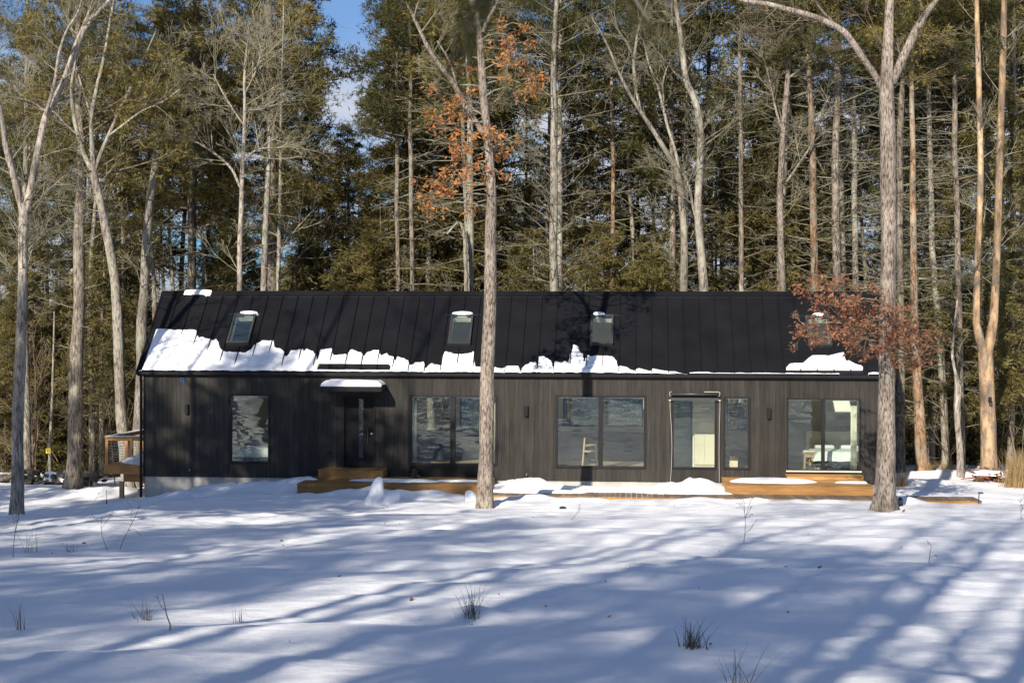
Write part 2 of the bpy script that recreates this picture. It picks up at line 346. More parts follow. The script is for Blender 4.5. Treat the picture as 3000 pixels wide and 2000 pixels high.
def holed(u0, u1, v0, v1, holes, n0, n1, f):
    us = sorted({u0, u1} | {h[0] for h in holes} | {h[1] for h in holes}); vs = sorted({v0, v1} | {h[2] for h in holes} | {h[3] for h in holes})
    us = [u for u in us if u0 <= u <= u1]; vs = [v for v in vs if v0 <= v <= v1]
    V = []; F = []; mi = []; idx = {}
    def vi(u, v, n):
        k = (round(u, 5), round(v, 5), n)
        if k not in idx: idx[k] = len(V); V.append(f(u, v, n))
        return idx[k]
    inh = lambda a, b: any(h[0] < a < h[1] and h[2] < b < h[3] for h in holes)
    S = {}
    for i in range(len(us) - 1):
        for j in range(len(vs) - 1): S[i, j] = not inh((us[i] + us[i + 1]) / 2, (vs[j] + vs[j + 1]) / 2)
    for (i, j), s in S.items():
        if not s: continue
        a, b, c, d = us[i], us[i + 1], vs[j], vs[j + 1]
        F.append((vi(a, c, n0), vi(b, c, n0), vi(b, d, n0), vi(a, d, n0))); mi.append(0)
        F.append((vi(a, d, n1), vi(b, d, n1), vi(b, c, n1), vi(a, c, n1))); mi.append(1)
        for di, dj, e in ((-1, 0, ((a, d), (a, c))), (1, 0, ((b, c), (b, d))), (0, -1, ((a, c), (b, c))), (0, 1, ((b, d), (a, d)))):
            if not S.get((i + di, j + dj), False):
                (p, q), (r_, t) = e; F.append((vi(r_, t, n0), vi(p, q, n0), vi(p, q, n1), vi(r_, t, n1))); mi.append(1 if (i + di, j + dj) in S else 0)
    return V, F, mi

def rect(px0, py0, px1, py1, Y=0.0):
    a = XZ(px0, py0, Y); b = XZ(px1, py1, Y); c = XZ(px1, py0, Y); d = XZ(px0, py1, Y)
    return (a[0] + d[0]) / 2, (b[0] + c[0]) / 2, (b[1] + d[1]) / 2, (a[1] + c[1]) / 2      # x0 x1 z0 z1
W_LEFT = rect(672, 1155, 791, 1357); W_LIV = rect(1198, 1157, 1458, 1364); W_MID = rect(1627, 1158, 1893, 1372)
W_BATH = rect(1968, 1164, 2100, 1374); W_SLIM = rect(2119, 1162, 2198, 1375); W_SLIDE = rect(2305, 1167, 2522, 1380); DOOR = rect(1003, 1157, 1100, 1373)
OPEN = [W_LEFT, W_LIV, W_MID, W_BATH, W_SLIM, W_SLIDE, DOOR]
# front wall: dark backing with plastered inside, plus every siding board as a piece
V, F, mi = holed(XL + 0.01, XR - 0.01, ZB, ZE + 0.05, OPEN, 0.024, 0.20, lambda u, v, n: (u, n, v))
wall = mesh_py('front_wall', V, F, parent=house, mats=[M['backing'], M['white']], mi=mi)
bw = 0.142; nb = int((XR - XL) / bw); bw = (XR - XL) / nb; rng = random.Random(4)
for i in range(nb):
    a, b = XL + i * bw + 0.0016, XL + (i + 1) * bw - 0.0016; cuts = [(ZB - 0.03, ZE - 0.12)]
    cols = [(a, b, cuts)]
    pieces = []
    xs = sorted({a, b} | {h[k] for h in OPEN for k in (0, 1) if a + 0.004 < h[k] < b - 0.004})
    for x0, x1 in zip(xs, xs[1:]):
        iv = [(ZB - 0.03, ZE - 0.12)]
        for h in OPEN:
            if h[0] < (x0 + x1) / 2 < h[1]:
                nv = []
                for s, e in iv:
                    if s < h[2]: nv.append((s, min(e, h[2])))
                    if e > h[3]: nv.append((max(s, h[3]), e))
                iv = nv
        pieces += [(x0, x1, s, e) for s, e in iv if e - s > 0.02]
    yo = rng.uniform(0, 0.004)
    for x0, x1, s, e in pieces: block('siding_board', x0, x1, yo, 0.0238, s, e, M['siding'], wall)
# gables, rear wall
def penta(x, t, name, mo, mi_, par, y0=0.0, y1=DEPTH, zb=None, drop=0.14):
    zb = ZB if zb is None else zb
    def zr(y): return (ZE + (y - YE) * SA / CA if y <= YR else ZE + (2 * YR - y - YE) * SA / CA) - drop
    ys = [y0] + ([YR] if y0 < YR < y1 else []) + [y1]; ring = [(y0, zb), (y1, zb)] + [(y, zr(y)) for y in ys[::-1]]
    V = [(x, y, z) for y, z in ring] + [(x + t, y, z) for y, z in ring]; n = len(ring)
    F = [tuple(range(n)), tuple(range(2 * n - 1, n - 1, -1))] + [(i, i + n, (i + 1) % n + n, (i + 1) % n) for i in range(n)]
    return mesh_py(name, V, F, parent=par, mats=[mo, mi_], mi=[0, 1] + [0] * n)
penta(XL + 0.012, 0.15, 'gable_wall', M['siding'], M['white'], house, 0.026, DEPTH)
penta(XR - 0.012, -0.15, 'gable_wall', M['siding'], M['white'], house, 0.026, DEPTH)
REAR = [rect(1215, 1150, 1335, 1276, DEPTH), rect(1348, 1150, 1478, 1276, DEPTH), rect(1500, 1150, 1632, 1262, DEPTH), rect(1650, 1150, 1885, 1249, DEPTH), rect(2128, 1150, 2205, 1262, DEPTH)]
V, F, mi = holed(XL + 0.17, XR - 0.17, ZB, ZE + 0.05, REAR, DEPTH, DEPTH - 0.16, lambda u, v, n: (u, n, v))
mesh_py('rear_wall', V, F, parent=house, mats=[M['siding'], M['white']], mi=mi)
for h in REAR:
    fr = MB(); y0, y1 = DEPTH - 0.12, DEPTH - 0.05
    fr.box(h[0], h[0] + .05, y0, y1, h[2], h[3]).box(h[1] - .05, h[1], y0, y1, h[2], h[3]).box(h[0] + .05, h[1] - .05, y0, y1, h[2], h[2] + .05).box(h[0] + .05, h[1] - .05, y0, y1, h[3] - .05, h[3])
    wn = fr.build('rear_window', M['frame'], house); k = max(1, int((h[1] - h[0]) / 0.9))
    for i in range(1, k): x = h[0] + (h[1] - h[0]) * i / k; block('mullion', x - .035, x + .035, y0, y1, h[2] + .05, h[3] - .05, M['frame'], wn)
    block('pane', h[0] + .05, h[1] - .05, DEPTH - 0.09, DEPTH - 0.084, h[2] + .05, h[3] - .05, M['glass'], wn)
# foundation
fo = MB().box(XL + 0.03, XR - 0.03, 0.03, DEPTH - 0.03, -2.2, ZB - 0.002).build('foundation', M['concrete'], house)
block('floor', XL + 0.165, XR - 0.165, 0.205, DEPTH - 0.165, ZB, 0.0, M['oakfloor'], house)
# roof deck with skylight wells, then every metal panel and seam
SKY = []
for tl, tr, bl, br in (((685.5, 918), (749, 917), (663, 1003), (729, 1004)), ((1322, 919.5), (1385.7, 919.5), (1310.7, 1005), (1378.6, 1007)),
                       ((1731, 921), (1798, 921), (1730, 1005), (1795.5, 1007)), ((2359, 924), (2429, 923), (2368.5, 1011), (2439, 1011))):
    c = [on_roof(*q, 0.09) for q in (tl, tr, bl, br)]
    SKY.append(((c[0][0] + c[2][0]) / 2, (c[1][0] + c[3][0]) / 2, (c[2][1] + c[3][1]) / 2, (c[0][1] + c[1][1]) / 2))
inner = [(a + .05, b - .05, c + .05, d - .05) for a, b, c, d in SKY]
V, F, mi = holed(UL + 0.02, UR - 0.02, 0.02, SL - 0.02, inner, -0.012, -0.20, lambda u, v, n: P(u, v, n))
roof = mesh_py('roof', V, F, parent=house, mats=[M['backing'], M['white']], mi=mi)
def Pb(u, v, n=0.0):                         # rear slope
    p = P(u, v, n); return Vector((p.x, 2 * YR - p.y, p.z))
rb = MB(); q = [Pb(UL, -0.1, 0), Pb(UR, -0.1, 0), Pb(UR, SL, 0), Pb(UL, SL, 0)]; q2 = [Pb(UL, -0.1, -.2), Pb(UR, -0.1, -.2), Pb(UR, SL - .02, -.2), Pb(UL, SL - .02, -.2)]
rb.add(q + q2, [(1, 0, 3, 2), (4, 5, 6, 7), (0, 1, 5, 4), (1, 2, 6, 5), (2, 3, 7, 6), (3, 0, 4, 7)]); rearroof = mesh_py('rear_roof', rb.V, rb.F, parent=house, mats=[M['roof'], M['white']], mi=[0, 1, 0, 0, 0, 0])
u_ref = on_roof(1479, 1086)[0]; SP = 0.477; seams = [u_ref + SP * k for k in range(-60, 60) if UL + 0.12 < u_ref + SP * k < UR - 0.10]
edges = [UL] + seams + [UR]
def rbox(mb, u0, u1, v0, v1, n0, n1):
    mb.add([P(u0, v0, n0), P(u1, v0, n0), P(u1, v1, n0), P(u0, v1, n0), P(u0, v0, n1), P(u1, v0, n1), P(u1, v1, n1), P(u0, v1, n1)], BOXF)
for a, b in zip(edges, edges[1:]):
    xs = sorted({a, b} | {s[k] for s in SKY for k in (0, 1) if a + .01 < s[k] < b - .01})
    for x0, x1 in zip(xs, xs[1:]):
        iv = [(-0.02, SL - 0.01)]
        for s in SKY:
            if s[0] < (x0 + x1) / 2 < s[1]: iv = [(-0.02, s[2]), (s[3], SL - 0.01)]
        for s, e in iv: mb = MB(); rbox(mb, x0 + (.004 if x0 == a else 0), x1 - (.004 if x1 == b else 0), s, e, -0.010, rng.uniform(-.001, .001)); mb.build('roof_panel', M['roof'], roof)
for s in seams:
    mb = MB(); iv = [(-0.02, SL - 0.05)]
    for k in SKY:
        if k[0] - .05 < s < k[1] + .05: iv = [(-0.02, k[2] - .1), (k[3] + .1, SL - .05)]
    for a, b in iv: mb = MB(); rbox(mb, s - .010, s + .010, a, b, -0.008, 0.042); mb.build('seam', M['roof'], roof)
# rake trims and ridge cap
for x0, x1 in ((UL - 0.03, UL + 0.02), (UR - 0.02, UR + 0.03)):
    mb = MB(); rbox(mb, x0, x1, -0.03, SL, -0.20, 0.03); mb.build('rake_trim', M['roof'], roof)
rc = MB(); h_ = 0.17
rc.add([P(UL - .03, SL - h_, .05), P(UR + .03, SL - h_, .05), P(UR + .03, SL + .04, .05), P(UL - .03, SL + .04, .05), P(UL - .03, SL - h_, .012), P(UR + .03, SL - h_, .012)], [(0, 1, 2, 3), (4, 5, 1, 0)])
rc.add([Pb(UL - .03, SL - h_, .05), Pb(UR + .03, SL - h_, .05), Pb(UR + .03, SL + .04, .05), Pb(UL - .03, SL + .04, .05)], [(1, 0, 3, 2)])
rc.build('ridge_cap', M['roof'], roof)
block('ridge_strip', UL, UR, P(0, SL - h_ - .022, 0).y, P(0, SL - h_ - .004, 0).y, P(0, SL - h_ - .022, 0).z, P(0, SL - h_ - .004, 0).z + .03, M['roof'], roof)
# skylights
for s in SKY:
    mb = MB(); t = 0.055
    for a, b, c, d in ((s[0], s[1], s[2], s[2] + t), (s[0], s[1], s[3] - t, s[3]), (s[0], s[0] + t, s[2] + t, s[3] - t), (s[1] - t, s[1], s[2] + t, s[3] - t)): rbox(mb, a, b, c, d, -0.02, 0.10)
    sk = mb.build('skylight', M['greymetal'], roof)
    mb = MB(); rbox(mb, s[0] + t, s[1] - t, s[2] + t, s[3] - t, 0.070, 0.076); mb.build('pane', M['sky_glass'], sk)
    mb = MB(); rbox(mb, s[0] - .22, s[1] + .22, s[3] + .02, s[3] + .035, 0.004, 0.030); mb.build('flashing', M['greymetal'], sk)
# eave: fascia, gutter, soffit, downspout
block('fascia', UL, UR, YE + .12 - .028, YE + .12 - .002, ZE - 0.16, ZE - 0.02, M['blackmetal'], roof)
g = MB(); prof = [(0, 0), (-.10, 0), (-.125, .03), (-.125, .055), (-.13, .11), (-.12, .11), (-.112, .06), (-.095, .012), (-.008, .012), (-.008, .11), (0, .11)]
yb = YE + .12 - .03; n = len(prof); Vg = [(UL - .03, yb + a, ZE - .13 + b) for a, b in prof] + [(UR + .03, yb + a, ZE - .13 + b) for a, b in prof]
g.add(Vg, [(i, (i + 1) % n, n + (i + 1) % n, n + i) for i in range(n)] + [tuple(range(n))[::-1], tuple(range(n, 2 * n))]); g.build('gutter', M['blackmetal'], house)
xd = XZ(415, 1250)[0]; ds = MB().tube([(xd, -.10, ZE - .12), (xd, -.09, ZE - .25), (xd, -.05, ZE - .38), (xd, -.05, -0.9)], 0.045, 8); ds.build('downspout', M['blackmetal'], house)
block('corner_trim', XL - .012, XL + .05, -.014, 0.0, ZB - .03, ZE - .14, M['blackmetal'], house)
block('corner_trim', XR - .05, XR + .012, -.014, 0.0, ZB - .03, ZE - .14, M['blackmetal'], house)
# snow guard rails
GUARD = [(933, 1141, 1068), (2305, 2526, 1076)]
for a, b, y in GUARD:
    u0, v = on_roof(a, y, .06); u1, _ = on_roof(b, y, .06); v0 = v
    mb = MB(); rbox(mb, u0, u1, v - .018, v + .018, .05, .085); gd = mb.build('snow_guard', M['blackmetal'], roof)
    for s in seams:
        if u0 < s < u1: mb = MB(); rbox(mb, s - .02, s + .02, v - .05, v + .05, .0, .052); mb.build('clamp', M['blackmetal'], gd)

# ------------------------------------------------------------------ windows, doors
rw = random.Random(8)
def window(name, h, mull=(), t=0.075, kick=None, label=None, sill=False):
    x0, x1, z0, z1 = h; mb = MB(); ya, ybk = -0.028, 0.16; zb = z0 + (kick or t)
    mb.box(x0, x0 + t, ya, ybk, z0, z1).box(x1 - t, x1, ya, ybk, z0, z1).box(x0 + t, x1 - t, ya, ybk, z0, zb).box(x0 + t, x1 - t, ya, ybk, z1 - t * .8, z1)
    o = mb.build(name, M['frame'], house, bevel=0.006)
    if label: o['label'] = label
    ed = [x0 + t] + [m for m in mull] + [x1 - t]; hw = t
    spans = []
    for i in range(len(ed) - 1):
        a = ed[i] + (hw if i > 0 else 0); b = ed[i + 1] - (hw if i < len(ed) - 2 else 0); spans.append((a, b))
    for m in mull: block('mullion', m - hw, m + hw, ya + .004, ybk - .01, zb, z1 - t * .8, M['frame'], o)
    for a, b in spans:
        p = block('pane', a, b, 0.060, 0.066, zb, z1 - t * .8, M['glass'], o); p.rotation_euler = (R(rw.uniform(-.12, .12)), 0, R(rw.uniform(-.15, .15)))
        block('blind_rail', a + .01, b - .01, 0.10, 0.13, z1 - t * .8 - .03, z1 - t * .8, M['white'], o)
    return o, spans
mm = lambda px: XZ(px, 1250)[0]
window('window', W_LEFT, t=.055, label='single tall window with white bed inside')
window('window', W_LIV, (mm(1326.5),), t=.075, label='wide two pane window beside the entry canopy')
window('window', W_MID, (mm(1759.5),), t=.07, label='two pane window with wooden high chair inside')
wb, _ = window('window', W_BATH, t=.06, label='bathroom window under a roller blind')
window('window', W_SLIM, t=.06, label='narrow window with pale pot on its sill')
ws, sp = window('sliding_door', W_SLIDE, (mm(2412),), t=.045, label='sliding glass door of the bedroom')
block('threshold', W_SLIDE[0] - .02, W_SLIDE[1] + .02, -.07, -.03, W_SLIDE[2] - .02, W_SLIDE[2] + .02, M['cream'], ws)
block('handle', mm(2412) - .02, mm(2412) + .02, -.06, -.026, .85, 1.05, M['blackmetal'], ws)
block('dark_strip', W_LIV[0] + .02, W_LIV[1] - .12, -.016, -.002, ZB - .02, W_LIV[2], M['dark_paint'], house)  # thin dark strip over the siding below the wide window
# roller blind over the bathroom window
b0, b1, bz0, bz1 = rect(1962, 1152, 2108, 1171); bl = root('roller_blind', ((b0 + b1) / 2, -.08, bz0), 'rolled up grey outdoor blind above the bathroom window', 'blind')
zm = (bz0 + bz1) / 2 + .015
MB().tube([(b0 + .03, -.10, zm + .06), (b1 - .03, -.10, zm + .06)], .042, 12).build('roll', M['greymetal'], bl, True)
block('bottom_bar', b0 + .03, b1 - .03, -.10, -.03, bz0 - .02, bz0 + .06, M['greymetal'], bl)
for x, dx in ((b0, 1), (b1, -1)):
    MB().tube([(x + dx * .05, -.13, zm + .13), (x, -.13, zm + .12), (x, -.12, zm + .03), (x + dx * .03, -.09, zm)], .009, 6).build('bracket', M['cord'], bl)
    MB().tube([(x - .025 * dx, -.10, bz0 - .01), (x + .03 * dx, -.10, bz0 - .01)], .02, 6).build('pulley', M['cord'], bl)
    pts = [(x + .008 + (.10 if dx > 0 else -.035) * math.sin(min(1, max(0, (i / 9 - .1))) * math.pi) * .6, -.09, bz0 - (bz0 - ZB) * i / 9) for i in range(10)]
    MB().tube(pts, .005, 5).build('cord', M['cord'], bl)
MB().tube([(b1 - .05, -.13, zm + .13), (b1 - .45, -.13, zm + .13)], .009, 6).build('rod', M['cord'], bl)
# front door
x0, x1, z0, z1 = DOOR; dm = MB(); t = .06
dm.box(x0, x0 + t, -.02, .15, z0, z1).box(x1 - t, x1, -.02, .15, z0, z1).box(x0 + t, x1 - t, -.02, .15, z1 - t, z1).box(x0 + t, x1 - t, -.02, .15, z0, z0 + .03)
door = dm.build('front_door', M['frame'], house); door['label'] = 'black front door with one narrow glass strip'
gs = rect(1049, 1168, 1063, 1341); y0, y1 = .07, .115
mb = MB().box(x0 + t, gs[0], y0, y1, z0 + .03, z1 - t).box(gs[1], x1 - t, y0, y1, z0 + .03, z1 - t).box(gs[0], gs[1], y0, y1, z0 + .03, gs[2]).box(gs[0], gs[1], y0, y1, gs[3], z1 - t)
mb.build('leaf', M['dark_paint'], door)
block('pane', gs[0], gs[1], .085, .091, gs[2], gs[3], M['door_glass'], door)
block('beading', gs[0] - .012, gs[0] + .004, .062, .0695, gs[2], gs[3], M['frame'], door)
hx = mm(1077); MB().tube([(hx, .02, .75), (hx, .02, 1.25)], .012, 8).build('handle', M['greymetal'], door)
lx, lz = XZ(1091, 1268); MB().lathe([(.001, 0), (.03, .002), (.03, .02), (.02, .03), (.001, .03)], (0, 0, 0), 12)
lk = MB().tube([(mm(1088), .069, lz - .02), (mm(1088), .035, lz - .02)], .032, 12).build('lock', M['steel'], door)
# canopy
cx0, cx1, cz0, cz1 = rect(938, 1131, 1118, 1147, -.85)
can = MB().box(cx0, cx1, -.87, -.001, cz0, cz1).build('entry_canopy', M['blackmetal'], house, bevel=.008)
# wall lamps, doorbell, taps, hose hook
for px0, y0, px1, y1 in ((1536, 1189, 1547, 1219), (2247, 1195, 2258, 1226), (544, 1184, 553, 1212)):
    a, b, c, d = rect(px0, y0, px1, y1); lampb = MB().box(a, b, -.095, -.001, c, d).build('wall_lamp', M['blackmetal'], house, bevel=.006)
    block('mount', a + .02, b - .02, -.0005, .0, c + .05, d - .05, M['blackmetal'], lampb)
ix, iz = XZ(967, 1326); MB().tube([(ix, -.03, iz), (ix, .0, iz)], .065, 16).build('vent_cap', M['blackmetal'], house)
for p in ((557, 1374), (1543, 1387)):
    hx_, hz_ = XZ(*p); MB().tube([(hx_, .0, hz_), (hx_, -.07, hz_), (hx_ + .01, -.10, hz_ - .05)], [.018, .016, .014], 8).build('hose_tap', M['steel'], house)
bx_, bz_ = XZ(534, 1112, -.02); MB().tube([(bx_ + .05 * math.cos(i * .55), -.02, bz_ + .05 * math.sin(i * .55)) for i in range(12)] + [(bx_ + .06, -.02, bz_ - .10)], .011, 6).build('cable_hook', M['blue'], house)

# ------------------------------------------------------------------ inside the rooms
for px in (880, 1930, 2109, 2262):
    penta(mm(px), .11, 'partition', M['white'], M['white'], house, .201, DEPTH - .162, 0.001, .34)
block('partition', mm(2036), mm(2106), 1.95, 2.05, 0.002, 2.6, M['white'], house)
block('partition', mm(1934), mm(2034), 2.70, 2.78, 0.002, 2.6, M['teal'], house)
def duvet(name, x0, x1, y0, y1, z, par, mat, drop=.38):
    us = np.linspace(0, 1, 26); vs = np.linspace(0, 1, 26); Vd = []; Fd = []
    for v in vs:
        for u in us:
            e = min(u, 1 - u, v); k = max(0, 1 - e / .10); x = x0 + (x1 - x0) * (u * 1.0); y = y0 + (y1 - y0) * v
            zz = z + .05 * float(fbm(x * 4, y * 4, 7, 3)) + .05 - drop * k ** 2.2; Vd.append((x - (.03 * k if u < .5 else -.03 * k), y, zz))
    for j in range(25):
        for i in range(25): a = j * 26 + i; Fd.append((a, a + 1, a + 27, a + 26))
    return mesh_py(name, Vd, Fd, mat, par, True)
def bed(x0, x1, yf, yh, label, zt=.5):
    b = root('bed', ((x0 + x1) / 2, (yf + yh) / 2, 0), label, 'bed', None)
    block('bed_base', x0 + .05, x1 - .05, yf + .05, yh - .06, .10, .28, M['charcoal'], b)
    MB().box(x0 + .03, x1 - .03, yf + .04, yh - .08, .285, zt - .02).build('mattress', M['linen'], b, bevel=.05)
    duvet('duvet', x0 - .04, x1 + .04, yf - .02, yh - .55, zt, b, M['linen'], .28)
    for k in (0.28, 0.72):
        x = x0 + (x1 - x0) * k; MB().box(x - .3, x + .3, yh - .50, yh - .16, zt + .01, zt + .15).build('pillow', M['linen'], b, True, .06)
    MB().box(x0 - .08, x1 + .08, yh - .07, yh, .02, zt + .55).build('headboard', M['cream'], b, bevel=.015)
    for xx in (x0 + .1, x1 - .1):
        for yy in (yf + .1, yh - .12): block('leg', xx - .03, xx + .03, yy - .03, yy + .03, 0.001, .099, M['lightwood'], b)
    return b
bx0 = XZ(2378, 1300, 2.0)[0]; bed(bx0, bx0 + 1.62, 1.05, 2.95, 'bed with white duvet and cream headboard behind the sliding door', .52)
bxl = XZ(706, 1320, 1.8)[0]; bed(bxl, bxl + 1.5, 0.75, 2.65, 'bed with white bedding behind the single tall window at the dark end', .50)
nx = XZ(2352, 1345, 1.6)[0]; ns = root('nightstand', (nx + .2, 1.7, 0), 'small light oak nightstand beside the bed', 'nightstand')
for s in (0, 1): MB().prism([Vector((nx + .02 + s * .34, 1.5, .001)), Vector((nx + .06 + s * .34, 1.5, .001)), Vector((nx + .08 + s * .26, 1.5, .48)), Vector((nx + .04 + s * .26, 1.5, .48))], (0, .38, 0)).build('side', M['lightwood'], ns)
block('top', nx - .02, nx + .42, 1.48, 1.9, .481, .52, M['lightwood'], ns); block('shelf', nx + .07, nx + .36, 1.52, 1.86, .2, .22, M['lightwood'], ns); block('drawer', nx + .09, nx + .34, 1.51, 1.86, .36, .479, M['lightwood'], ns)
bk = MB().box(nx + .02, nx + .34, 1.55, 1.78, .521, .565).build('book', M['linen'], None, bevel=.006); tag(bk, 'pale book lying on the nightstand', 'book')
def curtain(name, x0, x1, y, z0, z1, label):
    n = 40; Vc = []; Fc = []
    for k, z in enumerate((z0, (z0 + z1) / 2, z1)):
        for i in range(n): t = i / (n - 1); Vc.append((x0 + (x1 - x0) * t, y + .035 * math.sin(t * 26) * (1 - .3 * k / 2), z))
    for j in range(2):
        for i in range(n - 1): a = j * n + i; Fc.append((a, a + 1, a + n + 1, a + n))
    o = mesh_py(name, Vc, Fc, M['curtain'], None, True); o.modifiers.new('thick', 'SOLIDIFY').thickness = .006; return tag(o, label, 'curtain')
curtain('curtain', mm(2497), mm(2515), .30, .02, 2.05, 'cream curtain gathered at the edge of the sliding door')
curtain('curtain', mm(1440), mm(1452), .28, .06, 2.05, 'cream curtain beside the central trunk in the wide window')
curtain('curtain', mm(1207), mm(1216), .28, .06, 2.05, 'pale curtain in the wide window next to the entry canopy')
# high chair in the middle window
hx0 = XZ(1710, 1350, .9)[0]; ch = root('high_chair', (hx0 + .2, .9, 0), 'light wooden high chair inside the two pane window', 'chair')
for x, y in ((0, 0), (0, .4), (.36, .02), (.36, .38)):
    tp = .92 if x == 0 else .74; MB().tube([(hx0 + x - (.04 if x == 0 else -.03), .72 + y, .001), (hx0 + x, .72 + y, .5), (hx0 + x + (.03 if x == 0 else 0), .72 + y, tp)], .022, 8).build('leg', M['lightwood'], ch)
block('seat', hx0 - .01, hx0 + .40, .71, 1.13, .52, .56, M['lightwood'], ch); block('footrest', hx0 + .22, hx0 + .46, .74, 1.10, .25, .27, M['lightwood'], ch)
block('backrest', hx0 + .010, hx0 + .035, .74, 1.10, .70, .90, M['lightwood'], ch); block('arm', hx0 + .03, hx0 + .38, .705, .735, .70, .73, M['lightwood'], ch); block('arm', hx0 + .03, hx0 + .38, 1.105, 1.135, .70, .73, M['lightwood'], ch)
# dark peaked ornament on a low sill in the wide window
ox, oz = XZ(1290, 1352, .45); pl = block('low_bench', XZ(1262, 1355, .5)[0], XZ(1318, 1355, .5)[0], .35, .70, 0.001, oz - .005, M['lightwood'], None); tag(pl, 'low pale bench inside the wide window', 'bench')
om = MB().lathe([(.15, 0), (.165, .03), (.15, .10), (.125, .18), (.10, .25), (.06, .29), (.035, .31), (.03, .34), (.001, .345)], (ox, .5, oz), 14).build('ornament', M['charcoal'], None, True); tag(om, 'dark peaked ornament standing on the low bench in the wide window', 'ornament')
# bathroom: vanity cupboard and shower
va = root('cupboard', (mm(2068), 1.7, 0), 'cream cupboard behind the bathroom window', 'cupboard'); v0, v1 = mm(2040), mm(2103)
block('carcass', v0, v1, 1.55, 1.945, .10, 1.02, M['cream'], va); xm = (v0 + v1) / 2
block('door', v0 + .01, xm - .004, 1.528, 1.549, .12, 1.0, M['cream'], va); block('door', xm + .004, v1 - .01, 1.528, 1.549, .12, 1.0, M['cream'], va); block('plinth', v0 + .02, v1 - .02, 1.60, 1.94, 0.002, .099, M['cream'], va)
sh = root('shower', (mm(1940), 1.2, 0), 'dark shower pipe with round head behind the bathroom window', 'shower'); sx0 = mm(1936) + .11
MB().tube([(sx0, 1.2, 1.95), (sx0 + .35, 1.2, 1.95), (sx0 + .45, 1.2, 1.92), (sx0 + .48, 1.2, 1.84)], .014, 8).build('pipe', M['blackmetal'], sh); MB().lathe([(.02, .03), (.10, .01), (.10, 0), (.001, 0)], (sx0 + .48, 1.2, 1.81), 14).build('shower_head', M['blackmetal'], sh)
MB().tube([(sx0, 1.2, .95), (sx0 + .15, 1.2, .95), (sx0 + .18, 1.2, .90)], .014, 8).build('spout', M['blackmetal'], sh)
kc = root('added_counter', (mm(1550), DEPTH - .5, 0), 'dark counter added along the rear wall behind the two pane windows', 'counter'); kx0, kx1 = XZ(1215, 1300, DEPTH)[0], XZ(1890, 1300, DEPTH)[0]  # counter run added to darken the room seen through the glass
block('carcass', kx0, kx1, DEPTH - .74, DEPTH - .165, .09, .86, M['charcoal'], kc); block('worktop', kx0 - .01, kx1 + .01, DEPTH - .77, DEPTH - .163, .861, .90, M['charcoal'], kc); block('plinth', kx0, kx1, DEPTH - .70, DEPTH - .165, .001, .089, M['blackmetal'], kc)
for k in range(11): xk = kx0 + (kx1 - kx0) * k / 11; block('door', xk + .006, xk + (kx1 - kx0) / 11 - .006, DEPTH - .76, DEPTH - .741, .11, .84, M['charcoal'], kc)
# pot with dry stems
px_, pz_ = XZ(2149, 1370, .16); pz_ = W_SLIM[2] + .062; pt = root('plant_pot', (px_, .115, pz_), 'pale square pot of dry stems in the narrow window', 'pot')
MB().box(px_ - .12, px_ + .12, .075, .155, pz_, pz_ + .19).build('pot', M['terracotta'], pt, bevel=.01)
for i in range(8):
    a = px_ - .1 + .028 * i; MB().tube([(a, .115, pz_ + .18), (a + rw.uniform(-.06, .06), .10, pz_ + .30 + rw.uniform(-.03, .05))], [.006, .004], 5).build('stem', M['dry_grass'], pt)

# ------------------------------------------------------------------ decks
def deck(name, x0, x1, yf, yb, zt, fasc, label, cat='deck', pw=.14, along='x', mat='cedar', face='cedar', par=None):
    d = root(name, ((x0 + x1) / 2, yf, zt - fasc), label, cat)
    if along == 'x':
        n = max(1, round((yb - yf) / pw)); p = (yb - yf) / n
        for i in range(n): block('plank', x0, x1, yf + i * p + .003, yf + (i + 1) * p - .003, zt - .030, zt + rw.uniform(-.001, .002), M[mat], d)
    else:
        n = max(1, round((x1 - x0) / pw)); p = (x1 - x0) / n
        for i in range(n): block('plank', x0 + i * p + .004, x0 + (i + 1) * p - .004, yf, yb, zt - .030, zt + rw.uniform(-.004, .004), M[mat], d)
    block('fascia', x0 + .012, x1 - .012, yf + .012, yf + .05, zt - fasc, zt - .032, M[face], d)
    for xx in (x0 + .012, x1 - .05): block('side_board', xx, xx + .038, yf + .0505, yb - .01, zt - fasc, zt - .032, M[face], d)
    return d
zt1 = XZ(869 + 80, 1417, -2.5)[1]
ex0 = XZ(869, 1418, -2.5)[0]; ex1 = XZ(1428, 1423, -2.5)[0]
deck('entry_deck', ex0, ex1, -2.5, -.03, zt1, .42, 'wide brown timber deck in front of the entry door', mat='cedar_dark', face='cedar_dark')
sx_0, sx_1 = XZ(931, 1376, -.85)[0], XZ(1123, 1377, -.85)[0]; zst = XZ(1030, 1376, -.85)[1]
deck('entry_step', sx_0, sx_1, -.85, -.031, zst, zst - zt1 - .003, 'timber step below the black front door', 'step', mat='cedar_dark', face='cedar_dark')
zt2 = XZ(2300, 1422.5, -2.5)[1]; rx0, rx1 = XZ(2128, 1423, -2.5)[0], XZ(2560, 1424, -2.5)[0]
deck('bedroom_deck', rx0, rx1, -2.5, -.03, zt2, .34, 'sunlit orange timber deck below the sliding door')
rs0, rs1 = XZ(2305, 1393, -.6)[0], XZ(2531, 1393, -.6)[0]; zs2 = XZ(2400, 1393, -.6)[1]
deck('bedroom_step', rs0, rs1, -.60, -.075, zs2, zs2 - zt2 - .003, 'sunlit timber step against the sliding door', 'step')
# boardwalk along the front
BWY = (-3.85, -2.75); bwz = -.33
bwx0, bwx1 = XZ(1442, 1440, -3.2)[0], XZ(2862, 1448, -3.2)[0]
deck('boardwalk', bwx0, bwx1, BWY[0], BWY[1], bwz, .20, 'low weathered boardwalk of short planks along the house front', 'boardwalk', .145, 'y', 'grey_deck', 'cedar')
